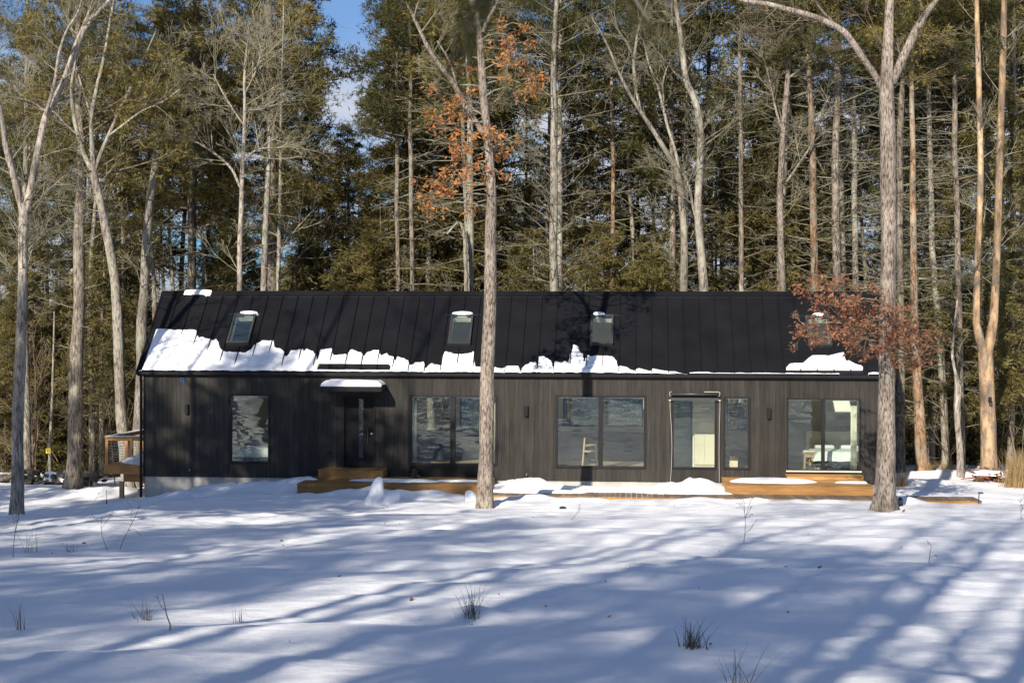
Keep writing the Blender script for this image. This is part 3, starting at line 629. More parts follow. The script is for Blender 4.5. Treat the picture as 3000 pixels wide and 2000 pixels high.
# raised side deck with cable railing
dy0, dy1 = 0.9, 4.4; dzt = XZ(350, 1362, dy0)[1]; dx0, dx1 = XZ(304, 1375, dy0)[0], XL - .01
sd = root('side_deck', ((dx0 + dx1) / 2, 2.6, gz(dx0, 2.6)), 'raised orange timber side deck with cable railing at the dark end', 'deck')
block('fascia', dx0, dx1, dy0, dy0 + .04, dzt - .27, dzt, M['cedar'], sd); block('side_board', dx0, dx0 + .04, dy0 + .041, dy1, dzt - .27, dzt, M['cedar'], sd)
n = 24
for i in range(n): ya = dy0 + .042 + (dy1 - dy0 - .042) * i / n; block('plank', dx0 + .041, dx1, ya + .003, ya + (dy1 - dy0 - .05) / n - .003, dzt - .032, dzt - .002, M['cedar'], sd)
MB().box(dx0 + .45, dx1, dy0 + .5, dy0 + .64, dzt - .55, dzt - .272).build('beam', M['cedar'], sd); MB().box(dx0 + .45, dx1, dy1 - .6, dy1 - .46, dzt - .55, dzt - .272).build('beam', M['cedar'], sd)
pxx = XZ(357, 1440, dy0 + .57)[0]
for yy in (dy0 + .57, dy1 - .53): MB().box(pxx - .065, pxx + .065, yy - .065, yy + .065, gz(pxx, yy) - .3, dzt - .552).build('post', M['pt_post'], sd, bevel=.01)
rz1 = XZ(311, 1278, dy0)[1]
posts = [(dx0 + .08, dy0 + .06), (XZ(384, 1320, dy0)[0], dy0 + 1.9), (dx1 - .07, dy0 + .06), (dx0 + .08, dy1 - .05), (dx0 + .08, dy0 + 1.9)]
for k, (a, b) in enumerate(posts):
    if k == 1: continue
    block('railing_post', a - .045, a + .045, b - .045, b + .045, dzt, rz1 - .04, M['cedar_up'], sd)
mpx = XZ(384, 1320, dy0)[0]; block('railing_post', mpx - .04, mpx + .04, dy0 + .02, dy0 + .10, dzt + .28, rz1 - .04, M['cedar_up'], sd)
block('top_rail', dx0 + .02, dx1, dy0 + .0, dy0 + .13, rz1 - .04, rz1, M['cedar'], sd); block('sub_rail', dx0 + .126, dx1 - .116, dy0 + .04, dy0 + .08, rz1 - .125, rz1 - .041, M['cedar'], sd)
block('top_rail', dx0 + .02, dx0 + .15, dy0 + .131, dy1, rz1 - .04, rz1 - .001, M['cedar'], sd); block('sub_rail', dx0 + .06, dx0 + .10, dy0 + .106, dy1 - .1, rz1 - .125, rz1 - .041, M['cedar'], sd)
for i in range(9):
    z = dzt + .08 + i * .083; MB().tube([(dx0 + .12, dy0 + .06, z), (dx1 - .11, dy0 + .06, z)], .0055, 5).build('cable', M['steel'], sd)
    MB().tube([(dx0 + .08, dy0 + .1, z), (dx0 + .08, dy1 - .1, z)], .0055, 5).build('cable', M['steel'], sd)

# ------------------------------------------------------------------ ground
def mnd(px, py, Y, h, rx, ry): MOUNDS.append((XZ(px, py, Y)[0], Y, h, rx, ry))
mnd(905, 1400, -1.1, .24, .8, .8); mnd(1520, 1400, -.95, .22, 1.0, .65); mnd(1600, 1410, -1.2, .15, 1.1, .6); mnd(2050, 1405, -1.1, .27, .85, .65); mnd(1990, 1415, -1.3, .12, .8, .7); mnd(1850, 1420, -.6, .08, 2.4, .5)
mnd(1060, 1450, -3.2, .16, 1.2, .5); mnd(1250, 1445, -3.1, .12, 1.6, .45); mnd(1580, 1450, -4.9, .11, .6, .4); mnd(1860, 1450, -4.9, .05, 1.2, .4); mnd(2060, 1450, -4.8, .09, .5, .4); mnd(2200, 1450, -4.9, .08, .8, .4); mnd(2400, 1455, -4.8, .07, 1.2, .4)
mnd(1490, 1445, -4.7, .10, .5, .5); mnd(1720, 1445, -4.8, .07, .4, .35)
mnd(2700, 1440, -2.4, .17, 1.2, .45); mnd(2780, 1395, 5.2, .22, 2.0, .5); mnd(2640, 1455, -4.9, .16, .6, .4); mnd(2720, 1395, 2.3, .15, 1.4, .6)
mnd(500, 1430, -1.6, .16, 1.6, 1.1); mnd(640, 1420, -.9, .13, 1.6, .8); mnd(780, 1410, -.9, .12, 1.2, .8); mnd(150, 1425, 4.6, .12, 2.5, .8); mnd(45, 1490, -5.3, .22, .9, .5); mnd(300, 1420, 3.2, .25, 1.4, .6)
mnd(2020, 1895, -32.2, .10, .28, .25); mnd(1385, 1800, -30.5, .08, .3, .25)
mnd(1421, 1478, -7.0, -.09, .55, .5); mnd(2590, 1478, -7.0, -.10, .7, .6); mnd(48, 1504, -5.0, -.08, .5, .45)
def axis(a, b, step, far, k=1.35):
    m = list(np.arange(a, b + 1e-6, step)); s = step; lo = []; x = a
    while x > -far: s *= k; x -= s; lo.append(x)
    s = step; hi = []; x = b
    while x < far: s *= k; x += s; hi.append(x)
    return np.array(lo[::-1] + m + hi)
gx = axis(-22, 13, .13, 900); gy = axis(-40, 7, .115, 900)
GX, GY = np.meshgrid(gx, gy); GZ = ground(GX, GY)
far = np.maximum(sstep(60, 140, np.abs(GX)), sstep(100, 160, np.abs(GY))); GZ = GZ * (1 - far) + far * np.where(GY < 0, 5.0, -3.0)
nx_, ny_ = len(gx), len(gy); I = np.arange(nx_ * ny_).reshape(ny_, nx_)
Fg = np.stack([I[:-1, :-1], I[:-1, 1:], I[1:, 1:], I[1:, :-1]], -1).reshape(-1, 4)
# leave the footprint of the house open so that nothing pokes through the floor
cxq = (GX[:-1, :-1] + GX[1:, 1:]).ravel() / 2; cyq = (GY[:-1, :-1] + GY[1:, 1:]).ravel() / 2
keep = ~((cxq > XL + .3) & (cxq < XR - .3) & (cyq > .3) & (cyq < DEPTH - .3)); Fg = Fg[keep]
go = link('snow_ground', mesh_np('snow_ground', np.stack([GX.ravel(), GY.ravel(), GZ.ravel()], 1), Fg, M['snow'], True)); tag(go, 'snow covered ground sloping down to the house', None, None, 'structure')
# wooded hills far off
hx_ = np.linspace(-420, 420, 160); hv = np.linspace(0, 1, 12); HX, HV = np.meshgrid(hx_, hv)
top = 14 + 14 * fbm(HX * .008, HX * 0 + 2, 77, 4) * 2 + 3 * fbm(HX * .15, HX * 0, 78, 3)
HYY = 330 + 120 * HV + 20 * fbm(HX * .02, HV * 3, 79, 3); HZ = -6 + (top + 6) * HV
M['hill'] = m_plain('bare_wooded_hill', (0.11, 0.095, 0.10), 0.95, 0, .3, .25, .0)
hv_ = np.stack([HX.ravel(), HYY.ravel(), HZ.ravel()], 1); Ih = np.arange(160 * 12).reshape(12, 160)
ho = link('hills', mesh_np('hills', hv_, np.stack([Ih[:-1, :-1], Ih[:-1, 1:], Ih[1:, 1:], Ih[1:, :-1]], -1).reshape(-1, 4), M['hill'], False)); tag(ho, 'distant bare wooded hills behind the trees', None, None, 'structure')

# ------------------------------------------------------------------ lying snow on roof, canopy, decks
def snow_sheet(name, us, vs, T, fmap, label, smooth=True):
    U, Vv = np.meshgrid(us, vs); t = T(U, Vv); nu, nv = len(us), len(vs); I2 = np.arange(nu * nv).reshape(nv, nu)
    pos = t > 0; cell = pos[:-1, :-1] | pos[1:, :-1] | pos[:-1, 1:] | pos[1:, 1:]
    Fs = np.stack([I2[:-1, :-1], I2[:-1, 1:], I2[1:, 1:], I2[1:, :-1]], -1)[cell]; tt = np.where(pos, t, -.006)
    Vs = fmap(U.ravel(), Vv.ravel(), tt.ravel()); used = np.unique(Fs); re = np.full(nu * nv, -1); re[used] = np.arange(len(used))
    o = link(name, mesh_np(name, Vs[used], re[Fs], M['snow'], smooth)); return tag(o, label, 'snow')
def roofmap(u, v, t):
    return np.stack([u, YE + v * CA - t * SA, ZE + v * SA + t * CA], 1)
def src(o, pts, s=2.24): return [(o[0] + x / s, o[1] + y / s) for x, y in pts]
O1 = src((400, 840), [(35, 545), (60, 480), (95, 380), (125, 290), (150, 225), (165, 200), (200, 190), (240, 198), (248, 250), (275, 232), (330, 238), (340, 262), (352, 228), (368, 215), (380, 240), (395, 300), (405, 330), (430, 322), (470, 335), (505, 345), (522, 333), (545, 390), (570, 420), (640, 425), (715, 427), (745, 410), (775, 370), (800, 362), (830, 345), (860, 350), (895, 345), (905, 388), (940, 400), (965, 415), (978, 455), (1010, 415), (1050, 405), (1086, 403), (1095, 424), (1115, 400), (1150, 415), (1175, 435), (1187, 480), (1205, 405), (1240, 400), (1280, 397), (1292, 442), (1330, 436), (1385, 436), (1405, 405), (1440, 408), (1470, 422), (1492, 452), (1515, 422), (1555, 410), (1590, 407), (1602, 446), (1640, 430), (1690, 460), (1700, 480), (1712, 450), (1750, 462), (1785, 482), (1797, 510), (1830, 490), (1885, 485), (1897, 525), (1930, 495), (1995, 510), (2003, 500), (2010, 450), (2025, 415), (2070, 428), (2130, 437), (2180, 430), (2212, 418), (2218, 505), (2230, 518), (2265, 520)])
O2 = src((1250, 840), [(390, 528), (450, 524), (505, 526), (515, 516), (560, 508), (600, 512), (613, 545), (640, 510), (690, 492), (716, 486), (724, 520), (735, 452), (765, 446), (795, 465), (818, 482), (828, 520), (840, 482), (890, 487), (925, 486), (932, 500), (938, 440), (955, 420), (962, 368), (990, 382), (1005, 415), (1025, 432), (1034, 490), (1045, 456), (1060, 440), (1110, 448), (1150, 452), (1215, 450), (1243, 475), (1252, 512), (1310, 518), (1348, 538), (1362, 545), (1390, 530), (1450, 543), (1462, 552), (1482, 532), (1555, 545), (1600, 550), (1650, 556), (1700, 568), (1740, 575)])
uv = [on_roof(x, y, .03) for x, y in O1] + [on_roof(x, y, .03) for x, y in O2]; uv.sort()
OU = np.array([a for a, b in uv]); OV = np.array([b for a, b in uv]); seam_a = np.array(seams)
gu0, gu1 = on_roof(930, 1068, .06)[0], on_roof(1144, 1068, .06)[0]; gv = on_roof(1030, 1068, .06)[1]
def T_main(U, V):
    top = np.interp(U, OU, OV) + .05 * fbm(U * 9, U * 0 + 1, 41, 3) + .10 * fbm(U * 5, V * 14, 46, 3); d = top - V
    ds_ = np.min(np.abs(U[..., None] - seam_a), -1); th = .014 + .058 * sstep(.05, 1.0, d) + .05 * fbm(U * 2.3, V * 3.1, 42, 3) + .024 * fbm(U * 11, V * 9, 43, 3) + .035 * sstep(.3, 0, V)
    t = th * (1 - np.exp(-np.maximum(d, 0) / .07))
    groove = (1 - np.exp(-(ds_ / .020) ** 2)); fade = sstep(.05, .55, top - V + .0)
    gf = .45 + .55 * sstep(.16, .62, top - V); t = t * (groove * (1 - gf) + gf); t = np.where(d > .004, np.maximum(t, .004), -1)
    t = np.where((U > gu0) & (U < gu1) & (V > gv - .20) & (V < gv + .015), -1, t)
    t = np.where((U > gu0 - .02) & (U < gu1 + .02) & (V <= gv - .20), t * .6, t)
    return np.where(V < .012, np.minimum(t, .05 + .03 * vnoise(U * 8, U * 0, 4)), t)
snow_sheet('roof_snow', np.arange(UL + .05, on_roof(2030, 1090)[0], .022), np.arange(-.035, 1.75, .022), T_main, roofmap, 'melting snow drift along the lower edge of the black roof')
er0, er1 = on_roof(2020, 1095)[0], on_roof(2575, 1098)[0]
def T_thin(U, V):
    top = .035 + .10 * np.maximum(0, fbm(U * 1.1, U * 0 + 3, 51, 3)) * 2 + .05 * fbm(U * 5, U * 0, 52, 3); k = vnoise(U * .8, U * 0 + 5, 55) > .32
    return np.where((V < top) & k, .05 * (1 - np.exp(-np.maximum(top - V, 0) / .03)) + .003, -1)
snow_sheet('roof_snow', np.arange(er0, er1, .025), np.arange(-.03, .3, .02), T_thin, roofmap, 'thin snow remnants at the sunny end of the eave')
G2 = src((2050, 780), [(536, 625), (560, 600), (585, 598), (640, 598), (665, 575), (700, 548), (760, 548), (800, 552), (840, 540), (892, 530), (905, 585), (925, 580), (960, 600), (1000, 612), (1013, 625)], 2.119)
g2 = [on_roof(x, y, .03) for x, y in G2]; g2u = np.array([a for a, b in g2]); g2v = np.array([b for a, b in g2]); gv2 = on_roof(2400, 1076, .06)[1]
def T_g2(U, V):
    d = np.interp(U, g2u, g2v) - V + .03 * fbm(U * 8, V * 8, 61, 3); return np.where((d > 0) & (V > gv2 - .05) & (U > g2u[0]) & (U < g2u[-1]), .13 * (1 - np.exp(-np.maximum(d, 0) / .07)), -1)
snow_sheet('roof_snow', np.arange(g2u[0], g2u[-1], .02), np.arange(gv2 - .06, gv2 + .7, .02), T_g2, roofmap, 'white snow heap caught on the snow guard above the sliding door')
names = ['skylight nearest the dark end of the house', 'skylight just before the central trunk', 'skylight just beyond the central trunk', 'skylight beside the russet oak leaves']
for s, nm, wd in zip(SKY, names, ((.25, 1.08), (.02, .98), (.08, .62), (.3, .8))):
    a = s[0] + (s[1] - s[0]) * wd[0]; b = s[0] + (s[1] - s[0]) * wd[1]
    def T_s(U, V, a=a, b=b, s=s): q = 1 - ((U - (a + b) / 2) / ((b - a) / 2)) ** 2 - ((V - s[3] - .02) / .075) ** 2; return np.where(q > 0, .095 + .055 * np.sqrt(np.maximum(q, 0)) + .02 * fbm(U * 7, V * 7, 5, 2), -1)
    snow_sheet('skylight_snow', np.arange(a - .02, b + .04, .02), np.arange(s[3] - .12, s[3] + .18, .015), T_s, roofmap, 'small snow cap on the ' + nm)
ra, rb_ = on_roof(540, 862)[0], on_roof(620, 862)[0]
def T_r(U, V): q = 1 - ((U - (ra + rb_) / 2) / ((rb_ - ra) / 2)) ** 2; return np.where((q > 0) & (V > SL - .12 - .06 * vnoise(U * 5, U * 0, 2)), .06 + .05 * np.sqrt(np.maximum(q, 0)), -1)
snow_sheet('ridge_snow', np.arange(ra - .03, rb_ + .03, .02), np.arange(SL - .2, SL + .05, .02), T_r, roofmap, 'thin snow strip left on the roof ridge')
def flat(z): return lambda u, v, t: np.stack([u, v, z + t], 1)
def T_can(U, V):
    e = np.minimum(np.minimum(U - cx0, cx1 - U) * .55, np.minimum(V + .87, -V + .3)); return np.where(e > 0, np.minimum(.17 + .06 * fbm(U * 1.8, V * 1.5, 71, 3), .55 * np.sqrt(np.maximum(e, 0)) ) * 1.0, -1)
snow_sheet('canopy_snow', np.arange(cx0, cx1, .025), np.arange(-.872, -.02, .025), T_can, flat(cz1), 'smooth snow cushion lying on the entry canopy')
def patch(name, cx_, cy_, rx, ry, z, h, seed, label, lim=None):
    def T_p(U, V):
        q = 1 - ((U - cx_) / rx) ** 2 - ((V - cy_) / ry) ** 2 + 1.1 * fbm(U * 1.6, V * 2.2, seed, 4); t = np.where(q > 0, h * (1 - np.exp(-np.maximum(q, 0) * 2.5)) + .012 * fbm(U * 8, V * 8, seed + 3, 2), -1)
        if lim: t = np.where((U > lim[0]) & (U < lim[1]) & (V > lim[2]) & (V < lim[3]), t, -1)
        return t
    return snow_sheet(name, np.arange(cx_ - rx * 1.4, cx_ + rx * 1.4, .035), np.arange(cy_ - ry * 1.5, cy_ + ry * 1.5, .035), T_p, flat(z), label)
L1 = (ex0 + .03, ex1 - .03, -2.46, -.06)
patch('deck_snow', XZ(1160, 1402, -1.35)[0], -1.35, 1.35, .42, zt1 + .003, .05, 5, 'shaded snow patch on the entry deck', L1)
patch('deck_snow', XZ(1345, 1400, -1.2)[0], -1.2, .6, .32, zt1 + .003, .04, 15, 'small shaded snow patch on the entry deck beside the trunk', L1)
L2 = (rx0 + .03, rx1 - .03, -2.46, -.05)
patch('deck_snow', XZ(2260, 1408, -1.5)[0], -1.4, 1.15, .48, zt2 + .003, .12, 25, 'sunlit snow patch on the orange bedroom deck', L2)
patch('deck_snow', XZ(2510, 1410, -1.4)[0], -1.35, .62, .30, zt2 + .003, .05, 35, 'thin snow patch beside the thick oak on the bedroom deck', L2)
patch('deck_snow', (dx0 + dx1) / 2 + .1, 2.7, .75, 1.5, dzt, .20, 45, 'snow drift lying on the raised side deck', (dx0 + .05, dx1 - .01, dy0 + .15, dy1))
def T_rail(U, V): return np.where((U > dx0 + .03) & (V > dy0 + .01), .022 + .02 * fbm(U * 5, V * 5, 3, 2), -1) * np.where((U > dx0 + .14) & (V > dy0 + .12), -1, 1)
snow_sheet('rail_snow', np.arange(dx0 + .02, dx1, .02), np.arange(dy0, dy1, .03), T_rail, flat(rz1), 'thin snow line along the side deck railing')
patch('boardwalk_snow', XZ(1560, 1435, -3.0)[0], -2.85, 1.5, .28, bwz + .004, .07, 65, 'snow bank over the boardwalk beside the central trunk')
patch('boardwalk_snow', XZ(2000, 1437, -2.9)[0], -2.75, 1.3, .2, bwz + .004, .08, 75, 'snow strip on the boardwalk below the bathroom window')
# ------------------------------------------------------------------ trees: tube builder and growth
class TB:
    def __init__(s): s.d = {}
    def add(s, pts, rad, k):
        s.d.setdefault((len(pts), k), ([], [])); a, b = s.d[(len(pts), k)]; a.append(pts); b.append(rad)
    def arrays(s):
        Vs = []; Fs = []; base = 0
        for (n, k), (a, b) in s.d.items():
            Pp = np.array(a, float); Rr = np.array(b, float); m = len(Pp)
            T = np.gradient(Pp, axis=1); T /= np.maximum(np.linalg.norm(T, axis=2, keepdims=True), 1e-9)
            mean = Pp[:, -1] - Pp[:, 0]; mean /= np.maximum(np.linalg.norm(mean, axis=1, keepdims=True), 1e-9)
            ref = np.where(np.abs(mean[:, 2:3]) < .8, np.array([[0, 0, 1.]]), np.array([[1., 0, 0]]))[:, None, :]
            A = np.cross(T, np.broadcast_to(ref, T.shape)); A /= np.maximum(np.linalg.norm(A, axis=2, keepdims=True), 1e-9); B = np.cross(A, T)
            an = 2 * np.pi * np.arange(k) / k
            V = Pp[:, :, None, :] + Rr[:, :, None, None] * (A[:, :, None, :] * np.cos(an)[None, None, :, None] + B[:, :, None, :] * np.sin(an)[None, None, :, None])
            I = np.arange(m * n * k).reshape(m, n, k) + base; J = np.roll(I, -1, 2)
            F = np.stack([I[:, :-1], J[:, :-1], J[:, 1:], I[:, 1:]], -1).reshape(-1, 4)
            Vs.append(V.reshape(-1, 3)); Fs.append(F); base += m * n * k
        return (np.concatenate(Vs), np.concatenate(Fs)) if Vs else (None, None)
    def mesh(s, name, mat):
        V, F = s.arrays()
        return None if V is None else mesh_np(name, V, F, mat, True)
def nrm(v):
    l = math.sqrt(v[0] * v[0] + v[1] * v[1] + v[2] * v[2]) or 1e-9; return (v[0] / l, v[1] / l, v[2] / l)
def perp(d, rg):
    v = (rg.gauss(0, 1), rg.gauss(0, 1), rg.gauss(0, 1)); t = v[0] * d[0] + v[1] * d[1] + v[2] * d[2]
    return nrm((v[0] - t * d[0], v[1] - t * d[1], v[2] - t * d[2]))
def lerp(pts, t):
    x = t * (len(pts) - 1); i = min(int(x), len(pts) - 2); f = x - i; a, b = pts[i], pts[i + 1]
    return (a[0] + (b[0] - a[0]) * f, a[1] + (b[1] - a[1]) * f, a[2] + (b[2] - a[2]) * f), nrm((b[0] - a[0], b[1] - a[1], b[2] - a[2]))
def tilt(d, p, a):
    c, s = math.cos(a), math.sin(a); return (d[0] * c + p[0] * s, d[1] * c + p[1] * s, d[2] * c + p[2] * s)
def grow(tb, rg, p, d, Ln, r, lvl, pr, tips=None, r_end=None):
    n = pr['seg'][lvl]; j = pr['jit'][lvl]; up = pr['up'][lvl]; pts = [p]; st = Ln / (n - 1); e = r_end or pr['rmin']; c = p
    for i in range(1, n):
        d = nrm((d[0] + rg.gauss(0, j), d[1] + rg.gauss(0, j), d[2] + rg.gauss(0, j) + up)); c = (c[0] + d[0] * st, c[1] + d[1] * st, c[2] + d[2] * st); pts.append(c)
    tb.add(pts, [r + (e - r) * (i / (n - 1)) ** 0.9 for i in range(n)], pr['k'][lvl])
    if lvl + 1 < len(pr['n']):
        for i in range(pr['n'][lvl + 1]):
            t = rg.uniform(pr.get('t0', .25), 1.0); q, qd = lerp(pts, t); a = R(rg.uniform(*pr['ang'])); rr = max(pr['rmin'], (r + (e - r) * t) * .62)
            grow(tb, rg, q, nrm(tilt(qd, perp(qd, rg), a)), Ln * rg.uniform(*pr['ratio']) * (1.15 - .55 * t), rr, lvl + 1, pr, tips)
    elif tips is not None: tips.append((pts[-1], d)); tips.append((pts[-2], d))
BARE = dict(n=[0, 5, 4, 2], seg=[5, 4, 3, 3], jit=[.07, .08, .09, .09], up=[.05, .05, .05, .03], k=[5, 4, 3, 3], ang=(22, 55), ratio=(.42, .72), rmin=.0042)
BARE2 = dict(BARE, n=[0, 4, 3], seg=[5, 4, 3])
LEAFY = dict(BARE, n=[0, 3, 2], seg=[5, 4, 3], jit=[.12, .15, .18], rmin=.004)
def smooth_path(pts, m):                     # pts: (x,y,z,r) -> m samples, Catmull-Rom
    p = np.array(pts, float); n = len(p); s = np.concatenate([[0], np.cumsum(np.linalg.norm(np.diff(p[:, :3], axis=0), axis=1))]); q = np.linspace(0, s[-1], m); o = np.zeros((m, 4))
    for c in range(4):
        d = np.gradient(p[:, c], s) if n > 2 else np.full(n, (p[-1, c] - p[0, c]) / s[-1])
        i = np.clip(np.searchsorted(s, q, 'right') - 1, 0, n - 2); h = s[i + 1] - s[i]; t = (q - s[i]) / h
        o[:, c] = (2 * t ** 3 - 3 * t ** 2 + 1) * p[i, c] + (t ** 3 - 2 * t ** 2 + t) * h * d[i] + (-2 * t ** 3 + 3 * t ** 2) * p[i + 1, c] + (t ** 3 - t ** 2) * h * d[i + 1]
    return o
def trunk_mesh(name, path, mat, k=18, seed=0, flare=0.0, rough=.06, caps=True):
    """path: (m,4) samples; bark lumps are real relief"""
    m = len(path); Pp = path[:, :3]; T = np.gradient(Pp, axis=0); T /= np.linalg.norm(T, axis=1, keepdims=True)
    A = np.cross(T, [0.1, 1.0, 0.0]); A /= np.linalg.norm(A, axis=1, keepdims=True); B = np.cross(T, A); an = 2 * np.pi * np.arange(k) / k
    s = np.concatenate([[0], np.cumsum(np.linalg.norm(np.diff(Pp, axis=0), axis=1))])
    AN, S = np.meshgrid(an, s); cx_, sy_ = np.cos(AN), np.sin(AN)
    rel = 1 + rough * 2.2 * (vnoise(cx_ * 2 + 5 + S * .35, sy_ * 2 + seed * 3.1 + S * .5, seed) - .5) + rough * 1.4 * (vnoise(AN * 5, S * 2.2, seed + 7) - .5)
    fl = 1 + flare * np.exp(-S / .32) * (1 + .55 * np.cos(AN * 4 + seed) + .25 * np.cos(AN * 7 + 2 * seed)); rad = path[:, 3][:, None] * rel * fl
    V = Pp[:, None, :] + rad[..., None] * (A[:, None, :] * cx_[..., None] + B[:, None, :] * sy_[..., None])
    I = np.arange(m * k).reshape(m, k); J = np.roll(I, -1, 1); F = np.stack([I[:-1], I[1:], J[1:], J[:-1]], -1).reshape(-1, 4)
    return mesh_np(name, V.reshape(-1, 3), F, mat, True)

def blades_mesh(name, Pq, Dq, mat, k, ln, wd, spread, up, seed, flat_=0.0, dup=1, off=.12):
    """k thin needle blades at every point, spread about its direction"""
    r = np.random.default_rng(seed)
    if dup > 1: Pq = np.repeat(np.asarray(Pq, np.float32), dup, 0); Dq = np.repeat(np.asarray(Dq, np.float32), dup, 0); Pq = Pq + r.normal(0, off, Pq.shape) * np.array([1, 1, .6])
    Pq = np.repeat(np.asarray(Pq, np.float32), k, 0); Dq = np.repeat(np.asarray(Dq, np.float32), k, 0); n = len(Pq)
    rn = r.normal(0, spread, (n, 3)); rn[:, 2] *= (1 - flat_); D = Dq + rn; D[:, 2] += up; D /= np.linalg.norm(D, axis=1, keepdims=True)
    S = np.cross(D, r.normal(0, 1, (n, 3))); S /= np.maximum(np.linalg.norm(S, axis=1, keepdims=True), 1e-6)
    l = ln * r.uniform(.65, 1.25, (n, 1)); ww = wd * r.uniform(.7, 1.3, (n, 1)); b = Pq + r.normal(0, ln * .12, (n, 3)); V = np.empty((n * 3, 3), np.float32)
    V[0::3] = b - S * ww; V[1::3] = b + S * ww; V[2::3] = b + D * l
    return mesh_np(name, V, np.arange(n * 3).reshape(-1, 3), mat)
LEAF2D = np.array([(0, 0), (.10, .05), (.16, .17), (.34, .12), (.42, .24), (.58, .15), (.70, .20), (.82, .08), (1, 0), (.82, -.08), (.70, -.20), (.58, -.15), (.42, -.24), (.34, -.12), (.16, -.17), (.10, -.05)])
def leaves_mesh(name, Pq, mat, size, seed, droop=.6):
    r = np.random.default_rng(seed); Pq = np.asarray(Pq, np.float32); n = len(Pq); D = r.normal(0, 1, (n, 3)); D[:, 2] = D[:, 2] * .6 - droop; D /= np.linalg.norm(D, axis=1, keepdims=True)
    S = np.cross(D, r.normal(0, 1, (n, 3))); S /= np.linalg.norm(S, axis=1, keepdims=True); Nn = np.cross(D, S); l = size * r.uniform(.65, 1.25, (n, 1, 1)); curl = r.uniform(-.5, .5, (n, 1, 1)); fold = r.uniform(.1, .9, (n, 1, 1))
    x = LEAF2D[None, :, 0:1]; y = LEAF2D[None, :, 1:2]; V = Pq[:, None, :] + l * (D[:, None, :] * x + S[:, None, :] * y + Nn[:, None, :] * (curl * x * x + fold * np.abs(y)))
    m = len(LEAF2D); return mesh_np(name, V.reshape(-1, 3), np.arange(n * m).reshape(-1, m), mat)

# ---- crowns
def whorl_branches(tb, rg, axis_, z0, z1, step, nb, Lf, el, r0, side, twig, tips=None, sag=0.0, gaps=0.0):
    """bare or live whorls along an axis function z -> (x,y,r)"""
    z = z0
    while z < z1:
        t = (z - z0) / (z1 - z0); x, y, rt = axis_(z); a0 = rg.uniform(0, 6.3)
        for i in range(rg.randint(*nb)):
            if rg.random() < gaps: continue
            a = a0 + i * 2.1 + rg.uniform(-.5, .5); e = R(rg.uniform(*el)); Ln = Lf(t) * rg.uniform(.45, 1.15); d = (math.cos(a) * math.cos(e), math.sin(a) * math.cos(e), math.sin(e))
            r = r0 * (0.6 + .5 * Ln / 2.0) * rg.uniform(.7, 1.2); n = 4; pts = [(x + d[0] * rt * .5, y + d[1] * rt * .5, z)]; c = pts[0]; st = Ln / (n - 1); dd = d
            for q in range(1, n):
                dd = nrm((dd[0] + rg.gauss(0, .10), dd[1] + rg.gauss(0, .10), dd[2] + rg.gauss(0, .07) - sag * q / n)); c = (c[0] + dd[0] * st, c[1] + dd[1] * st, c[2] + dd[2] * st); pts.append(c)
            tb.add(pts, [r * (1 - .8 * q / (n - 1)) for q in range(n)], 4)
            for q in range(int(side * Ln + rg.random())):
                tt = rg.uniform(.2, 1); p, pd = lerp(pts, tt); pp = perp(pd, rg); pp = (pp[0], pp[1], pp[2] * .45); l2 = Ln * rg.uniform(.15, .42) * (1.2 - .7 * tt)
                d2 = nrm(tilt(pd, pp, R(rg.uniform(30, 65)))); m = 2; ps = [p]; cc = p
                for _ in range(m): d2 = nrm((d2[0] + rg.gauss(0, .16), d2[1] + rg.gauss(0, .16), d2[2] + rg.gauss(0, .12))); cc = (cc[0] + d2[0] * l2 / m, cc[1] + d2[1] * l2 / m, cc[2] + d2[2] * l2 / m); ps.append(cc)
                tb.add(ps, [max(.006, r * .35), .006, .004], 3)
                if tips is not None: tips += [(ps[1], d2), (((ps[1][0] + ps[2][0]) / 2, (ps[1][1] + ps[2][1]) / 2, (ps[1][2] + ps[2][2]) / 2), d2), (ps[2], d2)]
                for _ in range(twig):
                    p3, pd3 = lerp(ps, rg.uniform(.2, 1)); d3 = nrm(tilt(pd3, perp(pd3, rg), R(rg.uniform(30, 70)))); l3 = l2 * rg.uniform(.25, .6); e3 = (p3[0] + d3[0] * l3, p3[1] + d3[1] * l3, p3[2] + d3[2] * l3)
                    (tips is None or rg.random() < .35) and tb.add([p3, e3], [.0055, .004], 3)
                    if tips is not None: tips += [(e3, d3), (((p3[0] + e3[0]) / 2, (p3[1] + e3[1]) / 2, (p3[2] + e3[2]) / 2), d3)]
            if tips is not None: tips += [(pts[-1], dd), (pts[-2], dd)]
        z += step * rg.uniform(.6, 1.4)
def axis_of(path):
    zs = path[:, 2]
    return lambda z: (float(np.interp(z, zs, path[:, 0])), float(np.interp(z, zs, path[:, 1])), float(np.interp(z, zs, path[:, 3])))
def crown_pine(tb, rg, ax, z0, z1, Rm, tips, step=.5, side=4.2):
    whorl_branches(tb, rg, ax, z0, z1, step, (4, 6), lambda t: Rm * (.35 + .65 * math.sin(math.pi * min(1, (.28 + .72 * t)) * .98) ** .8) * (1.05 - .35 * t), (-6, 28), .026, side, 2, tips, -.10)
def crown_hemlock(tb, rg, ax, z0, z1, Rm, tips, step=.26, side=6.5):
    whorl_branches(tb, rg, ax, z0, z1, step, (4, 6), lambda t: Rm * (1 - t) ** .8 * (.55 + .45 * min(1, t * 5)) + .16, (-10, 14), .016, side, 2, tips, .14)

